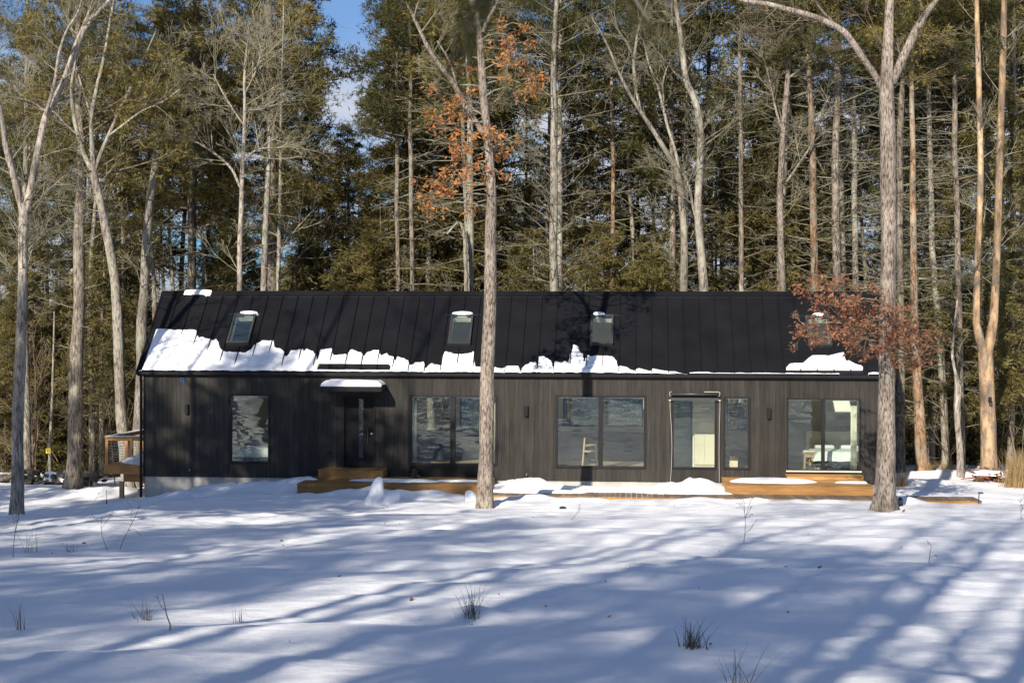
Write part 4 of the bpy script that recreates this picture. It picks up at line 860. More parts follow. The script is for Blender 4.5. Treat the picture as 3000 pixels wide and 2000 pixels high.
# ---- whole trees; parts: trunk, branches, crown
def finish(name, loc, label, cat, group, parts):
    o = root(name, loc, label, cat, group)
    for nm, me in parts:
        if me is not None: c = link(nm, me, None); c.parent = o; c.matrix_parent_inverse = Matrix.Translation(-Vector(loc))
    return o
def px_path(pts, Y, lean=0.0, m=60, wiggle=0.0, seed=0, base=True):
    """photo-measured trunk line standing in the plane Y -> world samples; lean moves the upper part in depth"""
    q = []; z_first = None
    for i, (x, y, wd) in enumerate(pts):
        p = at_y(x, y, Y); q.append([p.x, Y, p.z, wd * .5 * pxm(Y)])
    if base:
        g_ = gz(q[0][0], Y)
        if q[0][2] > g_ + .25: dx = (q[1][0] - q[0][0]) / max(.1, q[1][2] - q[0][2]); h = q[0][2] - g_ + .15; q.insert(0, [q[0][0] - dx * h * .4, Y, g_ - .15, q[0][3] * 1.12])
        else: q[0][2] = g_ - .12
    z0 = q[0][2]
    for e in q: e[1] += lean * (e[2] - z0)
    s = smooth_path(q, m)
    if wiggle: s[:, 0] += wiggle * (vnoise(s[:, 2] * .7, s[:, 2] * 0, seed) - .5); s[:, 1] += wiggle * 2 * (vnoise(s[:, 2] * .5, s[:, 2] * 0, seed + 3) - .5)
    return s
def limb_path(pts, Y, dy, m=24):
    q = []
    for i, (x, y, wd) in enumerate(pts):
        Yi = Y + dy * (i / (len(pts) - 1)); p = at_y(x, y, Yi); q.append([p.x, Yi, p.z, wd * .5 * pxm(Yi)])
    return smooth_path(q, m)
def twig_off(tb, rg, path, n, Lr, pr, t0=.3, tips=None, r=.02):
    pts = [tuple(p[:3]) for p in path]
    for i in range(n):
        t = rg.uniform(t0, 1); q, d = lerp(pts, t); k = int(t * (len(path) - 1)); rr = min(path[k, 3] * .6, r * rg.uniform(.6, 1.3)); a = R(rg.uniform(35, 70))
        grow(tb, rg, q, nrm(tilt(d, perp(d, rg), a)), rg.uniform(*Lr), rr, 0, pr, tips)
def bare_tree(label, Y, pts, limbs=(), ntw=10, Lr=(1.0, 2.4), t0=.45, bark='grey_bark', seed=1, lean=0.0, flare=.25, pr=BARE, name='bare_tree', group=None, k=18, m=70, twigmat='twig_brown', extra=None, wiggle=.06, cat='tree'):
    rg = random.Random(seed); path = px_path(pts, Y, lean, m, wiggle, seed); tb = TB(); lim = []
    loc = (path[0, 0], path[0, 1], gz(path[0, 0], path[0, 1])); me = trunk_mesh('trunk', path, M[bark], k, seed, flare); parts = [('trunk', me)]
    tips = []
    for lp, dy in limbs:
        q = limb_path(lp, Y, dy); parts.append(('limb', trunk_mesh('limb', q, M[bark], 10, seed + len(parts), 0, .05))); twig_off(tb, rg, q, max(5, ntw * 2 // 3), (Lr[0] * .8, Lr[1] * .8), pr, .2, tips)
    twig_off(tb, rg, path, ntw, Lr, pr, t0, tips)
    if extra: parts += extra(rg, tb, path)
    parts.append(('branches', tb.mesh('branches', M[twigmat])))
    return finish(name, loc, label, cat, group, parts)
def conifer(label, Y, pts, dead=(1.5, 9), crown=None, kind='pine', bark='pine_bark', seed=1, deadL=(1.6, 2.2), nb=(2, 4), step=.55, el=(-8, 22), side=3.5, twig=1, mat='needle', lean=0.0, name=None, group=None, flare=.18, k=16, blades=7, sag=0.02, gaps=0.15):
    rg = random.Random(seed); path = px_path(pts, Y, lean, 60, .05, seed); ax = axis_of(path); loc = (path[0, 0], path[0, 1], gz(path[0, 0], path[0, 1])); tb = TB()
    parts = [('trunk', trunk_mesh('trunk', path, M[bark], k, seed, flare, .05))]
    if dead: whorl_branches(tb, rg, ax, dead[0], dead[1], step, nb, lambda t: deadL[0] + (deadL[1] - deadL[0]) * t, el, .016, side, twig, None, sag, gaps)
    parts.append(('branches', tb.mesh('branches', M['twig'])))
    if crown:
        tc_ = TB(); tips = []; z0, z1, Rm = crown
        (crown_pine if kind == 'pine' else crown_hemlock)(tc_, rg, ax, z0, z1, Rm, tips)
        Pq = np.array([t[0] for t in tips]); Dq = np.array([t[1] for t in tips])
        parts.append(('limbs', tc_.mesh('limbs', M['twig_brown'])))
        cm = blades_mesh('crown', Pq, Dq, M[mat], max(3, blades // 2), .18, .0140, .55, .12, seed, 0.0, 2) if kind == 'pine' else blades_mesh('crown', Pq, Dq, M[mat], max(2, blades // 2), .19, .017, .45, -.12, seed, .35, 2, .09)
        parts.append(('crown', cm))
    return finish(name or (kind + '_tree'), loc, label, 'tree', group, parts)

# ------------------------------------------------------------------ the trees one can point at
def oak_leaves(clusters, Y, dy, n, rad, mat, size, seed):
    def f(rg, tb, path):
        Pq = []; r = np.random.default_rng(seed)
        for (x, y, s) in clusters:
            Yi = Y + rg.uniform(*dy); c = at_y(x, y, Yi); rr = rad * s
            # a branch from the trunk reaches each leaf cluster
            k = int(np.argmin(np.abs(path[:, 2] - (c.z + .25 * rr - .1 * abs(c.x - path[0, 0]))))); st = path[k, :3]; mid = (st + np.array(c)) / 2 + np.array([0, 0, rg.uniform(-.05, .2)])
            tb.add([tuple(st), tuple((st + mid) / 2 + np.array([0, rg.gauss(0, .08), .03])), tuple(mid), tuple((mid + np.array(c)) / 2 + np.array([0, rg.gauss(0, .08), rg.gauss(0, .05)])), tuple(c)], [.026, .02, .016, .012, .008], 5)
            want = n * s * rg.uniform(.7, 1.3); tp = []
            for _ in range(int(5 * s + 3)):
                d = nrm((rg.gauss(0, 1), rg.gauss(0, .8), rg.gauss(-.25, .55))); grow(tb, rg, tuple(c), d, rr * rg.uniform(.7, 1.5), .006, 0, LEAFY, tp)
            for _ in range(int(want)):
                p, dd = rg.choice(tp); Pq.append((p[0] + rg.gauss(0, .06), p[1] + rg.gauss(0, .06), p[2] + rg.gauss(-.02, .06)))
        return [('leaves', leaves_mesh('leaves', Pq, M[mat], size, seed))]
    return f
c2 = lambda x, y: (750 + x / 1.743, y / 1.743)
c3 = lambda x, y: (1500 + x / 1.743, y / 1.743)
c1 = lambda x, y: (x / 1.743, y / 1.743)
c4 = lambda x, y: (2250 + x / 1.743, y / 1.743)
def W(f, pts): return [(*f(x, y), wd / 1.743) for x, y, wd in pts]
YT1 = -7.0
cl1 = [(*c2(x, y), s) for x, y, s in [(900, 450, .6), (930, 540, .7), (905, 610, .8), (1020, 520, .5), (1040, 590, .7), (1050, 700, .7), (1020, 770, .9), (1040, 840, .8), (1120, 840, .8), (1090, 900, .7), (930, 930, .9), (880, 985, 1.0), (850, 1040, .6), (985, 945, .7), (1070, 1060, .6), (1130, 455, .4), (1230, 700, .6), (1245, 775, .5), (1250, 880, .6), (1180, 650, .4), (1060, 330, .7), (1250, 250, .8), (1290, 330, .8), (1230, 120, .4)]] + [(*c3(x, y), s) for x, y, s in [(20, 200, .7), (30, 330, .8), (90, 400, .7), (80, 470, .5), (120, 430, .5), (80, 210, .4), (60, 130, .4), (10, 730, .25)]]
bare_tree('straight grey oak with clusters of orange leaves before the wide window', YT1, [(1421, 1478, 46), (1426, 1300, 42), (1429, 1100, 40), (1438, 860, 35)] + W(c2, [(1200, 1180, 58), (1205, 1000, 52), (1185, 720, 42), (1165, 500, 42), (1150, 300, 38), (1130, 120, 36), (1105, 0, 30), (1080, -200, 24)]),
    [(W(c2, [(1172, 700, 30), (1120, 620, 30), (1080, 560, 32), (1010, 430, 26), (900, 280, 22), (800, 80, 14), (770, 20, 8)]), -.6), (W(c2, [(1030, 470, 12), (1010, 380, 11), (985, 310, 10), (925, 210, 7)]), .3), (W(c2, [(1155, 170, 24), (1185, 100, 20), (1230, 20, 16), (1270, -60, 12)]), .5)],
    6, (.6, 1.3), .55, 'oak_bark', 3, 0, .45, BARE, 'oak_tree', None, 28, 170, 'twig', oak_leaves(cl1, YT1, (-.9, .9), 95, .36, 'oak_leaf', .115, 5), .03)
YT2 = -7.0
d_ = lambda x, y: (x * 1.2755, y * 1.2755)
cl2 = [(*d_(x, y), s) for x, y, s in [(1855, 665, .6), (1885, 655, .8), (1925, 660, .9), (1905, 700, .9), (1950, 690, .9), (1985, 665, .6), (1990, 715, 1), (1930, 735, .8), (1965, 745, .9), (2010, 745, 1), (1990, 775, .9), (1850, 750, .6), (1840, 772, .6), (1870, 765, .6), (1905, 765, .4), (1960, 800, .6), (2000, 800, .6), (2035, 760, .9), (2060, 740, .7), (2080, 755, .8), (2060, 790, .7), (2100, 780, .9), (2120, 770, .7), (2090, 810, .8), (2110, 820, .6), (1870, 635, .3), (2040, 700, .7), (2070, 715, .5), (1930, 690, .6), (1945, 770, .5)]]
bare_tree('thick oak trunk with russet leaf cluster in front of the sliding door', YT2, [(2590, 1479, 58), (2596, 1300, 52), (2598, 1130, 46), (2600, 880, 46)] + W(c4, [(615, 1300, 78), (612, 1000, 76), (612, 700, 74), (608, 450, 70), (612, 250, 52), (618, 80, 44), (620, -100, 38), (622, -300, 28)]),
    [(W(c4, [(590, 470, 40), (555, 400, 36), (500, 320, 34), (440, 230, 34), (390, 165, 34), (300, 115, 32), (200, 75, 30), (100, 50, 28), (0, 22, 24), (-140, 0, 20), (-260, -60, 14)]), -1.0), (W(c4, [(635, 430, 34), (665, 350, 44), (710, 250, 44), (755, 160, 42), (800, 80, 34), (860, 0, 24), (910, -80, 18)]), .4), (W(c4, [(380, 165, 12), (330, 110, 12), (280, 60, 10), (230, -10, 8)]), -.4)],
    5, (.8, 1.8), .75, 'oak_bark', 11, 0, .62, BARE, 'oak_tree', None, 32, 180, 'twig_brown', oak_leaves(cl2, YT2, (-.9, .7), 110, .44, 'oak_leaf_red', .115, 15), .02)
bare_tree('pale forked tree at the edge of the yard nearest the stone wall', -5.0, [(48, 1504, 40), (54, 1300, 36), (58, 1100, 34)] + W(c1, [(115, 1500, 50), (118, 1250, 50), (122, 1100, 52), (118, 1040, 46)]),
    [(W(c1, [(112, 1080, 32), (85, 960, 34), (60, 860, 34), (30, 750, 30), (10, 600, 28), (-20, 480, 24), (-60, 300, 16)]), -.5), (W(c1, [(128, 1080, 40), (150, 1000, 40), (178, 850, 38), (205, 720, 36), (232, 600, 34), (270, 520, 34), (310, 450, 32), (350, 350, 30), (400, 220, 28), (450, 120, 24), (560, 0, 18), (640, -120, 12)]), .4), (W(c1, [(232, 590, 16), (280, 420, 18), (305, 260, 16), (340, 160, 14), (400, 60, 11), (430, -60, 8)]), -.5), (W(c1, [(330, 400, 18), (385, 230, 18), (440, 100, 16), (480, -20, 12)]), .6), (W(c1, [(240, 575, 10), (160, 520, 9), (80, 500, 7), (0, 485, 5)]), -.3)],
    12, (.9, 2.0), .7, 'pale_bark', 21, 0, .35, BARE, 'bare_tree', None, 22, 110, 'twig', None, .04)
bare_tree('leaning many limbed grey tree behind the side deck', 3.6, [(379, 1462, 38), (366, 1330, 34), (356, 1150, 32), (344, 900, 30)] + W(c1, [(590, 1450, 48), (560, 1250, 46), (525, 1080, 42), (495, 950, 40), (478, 880, 38)]),
    [(W(c1, [(480, 890, 24), (470, 740, 24), (468, 600, 22), (490, 470, 20), (535, 280, 18), (560, 120, 14), (590, -40, 9)]), -.6), (W(c1, [(485, 870, 20), (520, 770, 20), (565, 670, 19), (620, 550, 17), (680, 420, 15), (740, 290, 11), (800, 150, 7)]), .5), (W(c1, [(470, 870, 24), (430, 790, 24), (395, 680, 22), (372, 560, 20), (365, 440, 16), (385, 300, 11), (370, 150, 7)]), .4), (W(c1, [(560, 690, 12), (640, 630, 12), (720, 570, 10), (830, 520, 8), (920, 455, 6)]), -.5), (W(c1, [(395, 690, 11), (330, 630, 10), (270, 570, 8), (200, 560, 5)]), -.6), (W(c1, [(470, 610, 12), (430, 480, 11), (395, 360, 9), (380, 250, 6)]), .8)],
    10, (.8, 1.9), .85, 'grey_bark', 33, 0, .3, BARE, 'bare_tree', None, 18, 90, 'twig')
conifer('thick dark pine trunk left of the raised side deck', 4.8, [(214, 1423, 48), (220, 1250, 44), (226, 1000, 38), (232, 870, 34)] + W(c1, [(405, 1300, 58), (408, 1000, 54), (418, 860, 46), (405, 600, 40), (400, 300, 34), (395, 0, 28), (390, -300, 20), (388, -600, 8)]), (3.5, 9.5), (9.2, 22, 3.9), 'pine', 'pine_bark', 41, (1.4, 2.6), (2, 3), .75, (-5, 25), 3, 1, 'needle', blades=8, flare=.4, k=20)
bare_tree('broken grey dead pine stub behind the side deck', 6.2, [(398, 1440, 38), (408, 1200, 34), (415, 1000, 33)] + W(c1, [(735, 1500, 50), (745, 1300, 48), (762, 1100, 44), (785, 900, 38), (797, 760, 34), (802, 640, 28), (805, 615, 14)]), [], 16, (.5, 1.7), .45, 'grey_bark', 47, 0, .2, BARE2, 'dead_pine', None, 16, 70, 'twig')
bare_tree('slim pale fan shaped tree over the dark end of the roof', 6.0, [(703, 860, 16)] + W(c1, [(1228, 1200, 26), (1230, 950, 24), (1243, 720, 20), (1250, 500, 16), (1258, 250, 11), (1265, 120, 6)]), [(W(c1, [(1228, 960, 14), (1180, 860, 14), (1090, 780, 12), (1010, 730, 9), (930, 690, 5)]), -.6), (W(c1, [(1240, 830, 13), (1290, 780, 12), (1350, 740, 10), (1420, 700, 6)]), .5), (W(c1, [(1245, 640, 10), (1190, 560, 10), (1130, 460, 8), (1090, 380, 5)]), .6), (W(c1, [(1250, 480, 9), (1300, 380, 9), (1340, 250, 6)]), -.5), (W(c1, [(1250, 560, 9), (1330, 560, 8), (1400, 520, 5)]), .7)], 18, (1.0, 2.6), .45, 'pale_bark', 51, twigmat='twig', m=50)
conifer('pale dead trunk with stub limbs over the first skylight', 7.0, [(772, 860, 19), (778, 700, 18), (784, 560, 16), (788, 440, 12), (790, 400, 7)], (4.5, 11), None, 'pine', 'grey_bark', 53, (1.6, 1.0), (2, 4), .5, (-25, 15), 3, 1, name='dead_pine')
for i, (x, w_, Y, lb) in enumerate(((1167, 13, 10, 'slim pine trunk behind the ridge below the tall hemlock'), (1208, 14, 9, 'pale slim pine trunk right beside the tall hemlock stem'))):
    conifer(lb, Y, [(x, 860, w_), (x - 4, 600, w_), (x - 6, 300, w_ * .8), (x - 6, 0, w_ * .6), (x - 6, -200, w_ * .3)], (4.5, 11), (11, 19, 2.0), 'pine', 'pine_bark', 60 + i, (1.4, 1.9), (2, 4), .5, (-15, 12), 3, 1, 'needle_dark')
conifer('grey pine trunk just left of the central oak', 7.5, [(1378, 860, 22), (1379, 700, 21), (1378, 560, 20), (1376, 380, 18), (1372, 200, 15), (1370, 0, 12), (1368, -250, 5)], (4.5, 12), (11.5, 20, 2.4), 'pine', 'grey_bark', 65, (1.6, 2.4), (2, 4), .5, (-5, 25), 3.2, 1, 'needle')
bare_tree('thin crooked pale stem left of the central oak', 7.0, [(1364, 860, 11), (1362, 740, 10), (1360, 690, 10), (1345, 650, 8), (1310, 685, 6)], [], 8, (.6, 1.4), .4, 'grey_bark', 66, pr=BARE2, twigmat='twig', m=40)
conifer('tall pale trunk with upswept bare branches above the roof centre', 6.6, [(1621, 860, 25), (1622, 600, 22), (1623, 400, 20), (1625, 170, 16), (1632, 0, 11), (1636, -160, 5)], (4.8, 17), None, 'pine', 'grey_bark', 68, (2.2, 2.6), (3, 5), .42, (5, 42), 4.2, 2, name='bare_conifer', sag=-.05, gaps=.1)
bare_tree('pale hardwood with two wide forks right of the roof centre', 7.0, W(c3, [(875, 1490, 40), (878, 1250, 38), (872, 1050, 36), (858, 930, 34), (842, 860, 32)]), [(W(c3, [(845, 870, 26), (790, 780, 26), (735, 690, 24), (670, 590, 20), (600, 480, 17), (545, 370, 14), (500, 260, 11), (450, 160, 8), (400, 80, 5)]), -.8), (W(c3, [(655, 560, 16), (635, 460, 17), (622, 330, 17), (630, 250, 15), (650, 130, 12), (690, 20, 10), (710, -60, 7)]), .5), (W(c3, [(625, 300, 11), (580, 210, 11), (545, 160, 9), (520, 60, 6)]), -.5), (W(c3, [(855, 880, 16), (830, 760, 16), (795, 650, 15), (770, 540, 14), (740, 430, 12), (700, 330, 10), (670, 200, 7)]), .8), (W(c3, [(775, 520, 8), (770, 430, 8), (800, 330, 7), (835, 270, 5)]), .4)], 8, (.8, 2.0), .6, 'grey_bark', 71, twigmat='twig')
bare_tree('pale hardwood with one long bent stem right of the roof centre', 6.3, W(c3, [(978, 1490, 46), (962, 1250, 42), (950, 1050, 38), (962, 800, 34), (958, 620, 32), (935, 510, 32), (890, 420, 30), (872, 300, 28), (860, 150, 24), (835, 0, 18), (820, -150, 10)]), [(W(c3, [(960, 1180, 14), (930, 1080, 14), (905, 960, 13), (880, 880, 10)]), .3), (W(c3, [(885, 410, 14), (840, 380, 12), (800, 330, 9), (770, 300, 5)]), -.5), (W(c3, [(862, 170, 12), (830, 100, 10), (780, 60, 6)]), .5)], 12, (.9, 2.2), .5, 'grey_bark', 74, twigmat='twig')
bare_tree('grey hardwood at the russet end of the roof', 6.4, W(c4, [(70, 1490, 36), (66, 1200, 34), (64, 950, 33), (72, 700, 30), (98, 380, 26), (115, 120, 22), (118, -60, 16), (120, -260, 8)]), [(W(c4, [(70, 660, 12), (40, 560, 11), (15, 440, 9), (-20, 300, 6)]), -.4), (W(c4, [(88, 940, 12), (150, 850, 12), (220, 740, 11), (262, 600, 10), (315, 490, 6)]), -.3), (W(c4, [(105, 400, 12), (180, 340, 10), (240, 260, 8), (280, 210, 5)]), .3)], 14, (.8, 2.0), .45, 'oak_bark', 77, twigmat='twig')
PINES = [('reddish flaking pine trunk behind the russet leaves', 6.6, W(c4, [(238, 1420, 36), (232, 1150, 36), (228, 900, 34), (218, 620, 28), (210, 380, 24), (205, 80, 20), (203, -200, 12)]), 'red_bark'),
         ('lichened pine trunk between russet leaves and thick oak', 6.8, W(c4, [(352, 1410, 40), (345, 1150, 38), (344, 800, 36), (350, 520, 32), (355, 250, 26), (358, 0, 20), (360, -250, 10)]), 'pine_bark'),
         ('mossy thinner pine trunk just left of the thick oak', 8.5, W(c4, [(446, 1450, 30), (444, 1150, 29), (440, 850, 27), (438, 500, 22), (436, 100, 16), (435, -200, 8)]), 'grey_bark'),
         ('pine trunk standing close behind the thick oak', 6.2, [(2637, 1375, 31), (2637, 1150, 26)] + W(c4, [(676, 1400, 34), (672, 1100, 33), (674, 800, 32), (680, 500, 28), (690, 380, 22), (694, 150, 18), (698, -150, 10)]), 'pine_bark'),
         ('pine with peeling orange bark low on its trunk', 5.6, [(2703, 1368, 36), (2694, 1250, 32), (2686, 1100, 27), (2680, 900, 22), (2676, 600, 18), (2672, 300, 14), (2670, 0, 9), (2669, -150, 5)], 'red_bark'),
         ('slanting lichened pine right of the peeling one', 7.5, [(2770, 1350, 22), (2762, 1150, 21), (2750, 950, 20), (2737, 800, 18), (2728, 600, 16), (2722, 300, 13), (2720, 0, 9), (2720, -150, 5)], 'grey_bark'),
         ('lichened pine just left of the forked barkless tree', 6.6, [(2818, 1380, 20), (2814, 1150, 20), (2810, 900, 19), (2803, 600, 17), (2798, 350, 15), (2796, 100, 11), (2795, -150, 5)], 'pine_bark'),
         ('slim dark pine at the far edge of the woods past the barkless tree', 9.0, [(2962, 1380, 20), (2963, 1000, 18), (2967, 500, 16), (2972, 100, 12), (2975, -150, 5)], 'pine_bark'),
         ('dark slim pine trunk rising behind the forked hardwoods', 9.0, W(c3, [(1172, 1490, 26), (1170, 1100, 25), (1168, 700, 22), (1162, 350, 18), (1160, 50, 13), (1158, -200, 6)]), 'pine_bark'),
         ('pine trunk behind the bent stemmed hardwood', 10.0, W(c3, [(880, 1490, 24), (885, 1100, 24), (892, 700, 26), (900, 350, 24), (912, 60, 18), (915, -200, 8)]), 'grey_bark'),
         ('orange topped pine trunk right of the roof centre', 11.0, W(c3, [(515, 1490, 20), (515, 1100, 20), (513, 800, 20), (512, 500, 18), (512, 350, 14), (512, 100, 9), (512, -80, 4)]), 'red_bark')]
for i, (lb, Y, pts, bk_) in enumerate(PINES):
    right = pts[0][0] > 2200
    conifer(lb, Y, pts, (1.0 if right else 4.3, 13.5), (12.5 + (i % 3), 20.5, 2.6), 'pine', bk_, 80 + i, (1.5, 2.4), (2, 5), .40 if right else .5, (-14, 26), 3.2, 1, 'needle' if i % 2 else 'needle_dark', gaps=.2)
# forked barkless tree
bare_tree('forked barkless orange dead tree at the edge of the lawn', 4.2, [(2896, 1370, 47), (2894, 1250, 44), (2889, 1100, 42), (2886, 1030, 40)], [([(2886, 1040, 26), (2872, 1000, 26), (2862, 960, 22), (2861, 883, 20)] + W(c4, [(1075, 1200, 30), (1085, 900, 30), (1078, 500, 28), (1070, 200, 26), (1065, 0, 22), (1062, -200, 16)]), -.3), ([(2890, 1040, 30), (2900, 1000, 30), (2909, 950, 27), (2914, 883, 24)] + W(c4, [(1168, 1300, 36), (1178, 1000, 36), (1188, 650, 34), (1196, 400, 34), (1204, 100, 30), (1208, -60, 24), (1212, -260, 14)]), .3)], 0, (.6, 1.8), .3, 'dead_bark', 95, 0, .2, BARE2, 'dead_tree', None, 22, 60, 'twig',
    lambda rg, tb, path: [twig_off(tb, rg, limb_path([(2861, 883, 20), (2868, 500, 18), (2866, 200, 16), (2864, -100, 10)], 4.1, -.1), 16, (.5, 1.6), BARE2, 0.0), twig_off(tb, rg, limb_path([(2918, 883, 20), (2930, 450, 18), (2940, 100, 16)], 4.4, .1), 14, (.6, 2.0), BARE2, 0.0)] and [], .02)
bare_tree('twisted pale broken stem left of the forked barkless tree', 4.6, [(2815, 1384, 21), (2812, 1300, 18), (2806, 1200, 17), (2808, 1130, 18), (2800, 1090, 9), (2790, 1040, 8), (2794, 950, 6), (2805, 880, 4)], [], 5, (.5, 1.2), .4, 'pale_bark', 97, pr=BARE2, twigmat='twig', m=50)
# dense big pine, tall hemlock and companions
conifer('huge dense golden tipped pine beside the blue sky gap', 11.0, [(800, 860, 34), (795, 500, 30), (790, 200, 24), (788, 0, 20), (786, -300, 12), (785, -520, 4)], (3, 7.0), (7.2, 24, 2.7), 'pine', 'pine_bark', 101, (1.6, 2.0), (2, 3), .6, mat='needle', blades=9)
conifer('golden pine crown above the leaning grey tree', 11.5, [(560, 860, 26), (565, 500, 24), (570, 200, 20), (575, -100, 14), (580, -350, 4)], (4, 9.5), (8.0, 21, 3.3), 'pine', 'pine_bark', 103, (1.6, 2.0), (2, 3), .6, mat='needle', blades=8)
conifer('tall pointed olive hemlock right of the blue sky gap', 13.0, [(1187, 860, 20), (1185, 600, 17), (1183, 300, 12), (1182, 120, 7), (1181, 28, 2)], None, (4.2, 17.4, 3.1), 'hemlock', 'pine_bark', 105, mat='hemlock', blades=6)
conifer('second olive hemlock leaning against the tall pointed one', 14.5, [(1310, 860, 20), (1308, 600, 18), (1306, 200, 12), (1304, -60, 4)], None, (5.0, 18.6, 2.6), 'hemlock', 'pine_bark', 107, mat='hemlock', blades=6)
for i, (x, Y, h, rd, lb) in enumerate(((1560, 8.5, 7.6, 1.9, 'low hemlock behind the ridge right of the central oak'), (1760, 8.0, 7.9, 2.0, 'low bushy hemlock behind the ridge at the roof centre'), (1900, 9.0, 7.2, 1.8, 'low hemlock behind the forked hardwood stems'), (1010, 9.5, 7.0, 2.0, 'low hemlock behind the ridge below the sky gap'), (860, 10, 6.8, 1.9, 'low hemlock behind the ridge near the first skylight'), (300, 10, 7.5, 2.0, 'shaded hemlock in the brush left of the house'), (60, 11, 7.0, 2.0, 'shaded hemlock behind the stone wall'), (1015, 15, 12.3, 2.7, 'bushy shorter hemlock at the foot of the blue sky gap'), (930, 17, 11.0, 2.5, 'second bushy hemlock below the blue sky gap'), (690, 13, 8.2, 2.3, 'low hemlock behind the slim fan shaped tree'))):
    g_ = XZ(x, 900, Y); p0 = at_y(x, 1380, Y)
    top = 1000 - (h - CAM.z) * FPX / (Y - CAM.y)
    conifer(lb, Y, [(x, 1200, 14), (x, 1000, 12), (x + 3, (top + 1000) / 2, 8), (x + 4, top, 2)], None, (1.2 if x < 400 else 2.8, h, rd), 'hemlock', 'pine_bark', 120 + i, mat='hemlock', blades=5)
# ------------------------------------------------------------------ woods behind: copies of a few grown trees
def proto(kind, seed):
    rg = random.Random(seed); H = rg.uniform(17, 21); r0 = rg.uniform(.13, .19); n = 40; t = np.linspace(0, 1, n)
    path = np.stack([.5 * (vnoise(t * 3, t * 0, seed) - .5), .5 * (vnoise(t * 3, t * 0, seed + 1) - .5), -.3 + (H + .3) * t, r0 * (1 - .88 * t)], 1); ax = axis_of(path); tb = TB(); parts = []
    bk_ = {'pine': 'pine_bark', 'deadpine': 'grey_bark', 'hemlock': 'pine_bark', 'hardwood': 'grey_bark'}[kind]
    parts.append(('trunk', trunk_mesh('trunk', path, M[bk_], 10, seed, .2, .05)))
    if kind in ('pine', 'deadpine'):
        zc = 9.5 if kind == 'pine' else 13.0
        whorl_branches(tb, rg, ax, 1.2, zc, .5, (2, 4), lambda q: 1.3 + .9 * q, (-18, 20), .015, 3.0, 1, None, .03, .15); parts.append(('branches', tb.mesh('branches', M['twig'])))
        tc_ = TB(); tips = []; crown_pine(tc_, rg, ax, zc - .5, H, 2.9 if kind == 'pine' else 2.1, tips, .5, 3.6)
        parts += [('limbs', tc_.mesh('limbs', M['twig_brown'])), ('crown', blades_mesh('crown', [q[0] for q in tips], [q[1] for q in tips], M['needle' if seed % 2 else 'needle_dark'], 3, .20, .018, .55, .12, seed, 0.0, 2))]
    elif kind == 'hemlock':
        tips = []; crown_hemlock(tb, rg, ax, 1.8, H * .85, 2.6, tips, .34, 5.0); parts += [('branches', tb.mesh('branches', M['twig_brown'])), ('crown', blades_mesh('crown', [q[0] for q in tips], [q[1] for q in tips], M['hemlock'], 2, .21, .021, .45, -.12, seed, .35, 2, .1))]
    else:
        twig_off(tb, rg, path, 15, (1.6, 4.4), dict(BARE, n=[0, 5, 4, 3]), .28, None, .05); parts.append(('branches', tb.mesh('branches', M['twig'])))
    o = bpy.data.objects.new(kind, None); ch = []
    for nm, me in parts: ch.append((nm, me))
    return ch
PROTO = {(k, s): proto(k, 300 + 10 * i + s) for i, k in enumerate(('pine', 'deadpine', 'hemlock', 'hardwood')) for s in range(2 if k == 'hemlock' else 3)}
def place(kind, s, x, y, sc_, rz, label, group, nm=None):
    o = root(nm or {'deadpine': 'pine_tree', 'pine': 'pine_tree', 'hemlock': 'hemlock_tree', 'hardwood': 'bare_tree'}[kind], (x, y, gz(x, y) - .05), label, 'tree', group); o.rotation_euler = (0, 0, rz); o.scale = (sc_, sc_, sc_)
    for n_, me in PROTO[kind, s]: c = bpy.data.objects.new(n_, me); col.objects.link(c); c.parent = o
    return o
rp = random.Random(77)
LB = {'pine': ('green crowned pine', 'pines deep in the woods'), 'deadpine': ('bare limbed pine', 'bare limbed pines deep in the woods'), 'hemlock': ('feathery olive hemlock', 'hemlocks deep in the woods'), 'hardwood': ('leafless grey hardwood', 'leafless trees deep in the woods')}
ROWN = {9.5: 'nearest', 13: 'second', 18: 'third', 25: 'fourth', 34: 'fifth', 46: 'farthest'}
SPOT = ['at the left border', 'above the stone wall', 'above the thick dark pine', 'above the side deck', 'over the snowy roof corner', 'left of the first skylight', 'above the first skylight', 'right of the first skylight', 'at the blue sky gap', 'behind the tall hemlock', 'left of the central oak', 'behind the central oak', 'right of the central oak', 'above the third skylight', 'behind the forked hardwoods', 'right of the forked hardwoods', 'above the bathroom window', 'above the narrow window', 'behind the russet leaves', 'left of the thick oak', 'right of the thick oak', 'left of the barkless tree', 'behind the barkless tree', 'at the right border']
USED = set()
def where(p): return SPOT[min(23, max(0, int((p + 130) / 3260 * 24)))]
ORD = ['first', 'second', 'third', 'fourth', 'fifth', 'sixth', 'seventh', 'eighth', 'ninth', 'tenth', 'eleventh', 'twelfth', 'thirteenth', 'fourteenth', 'fifteenth', 'sixteenth', 'seventeenth', 'eighteenth'] + ['nineteenth', 'twentieth'] + ['twenty-' + k for k in ('first', 'second', 'third', 'fourth', 'fifth', 'sixth', 'seventh', 'eighth', 'ninth')] + ['thirtieth']
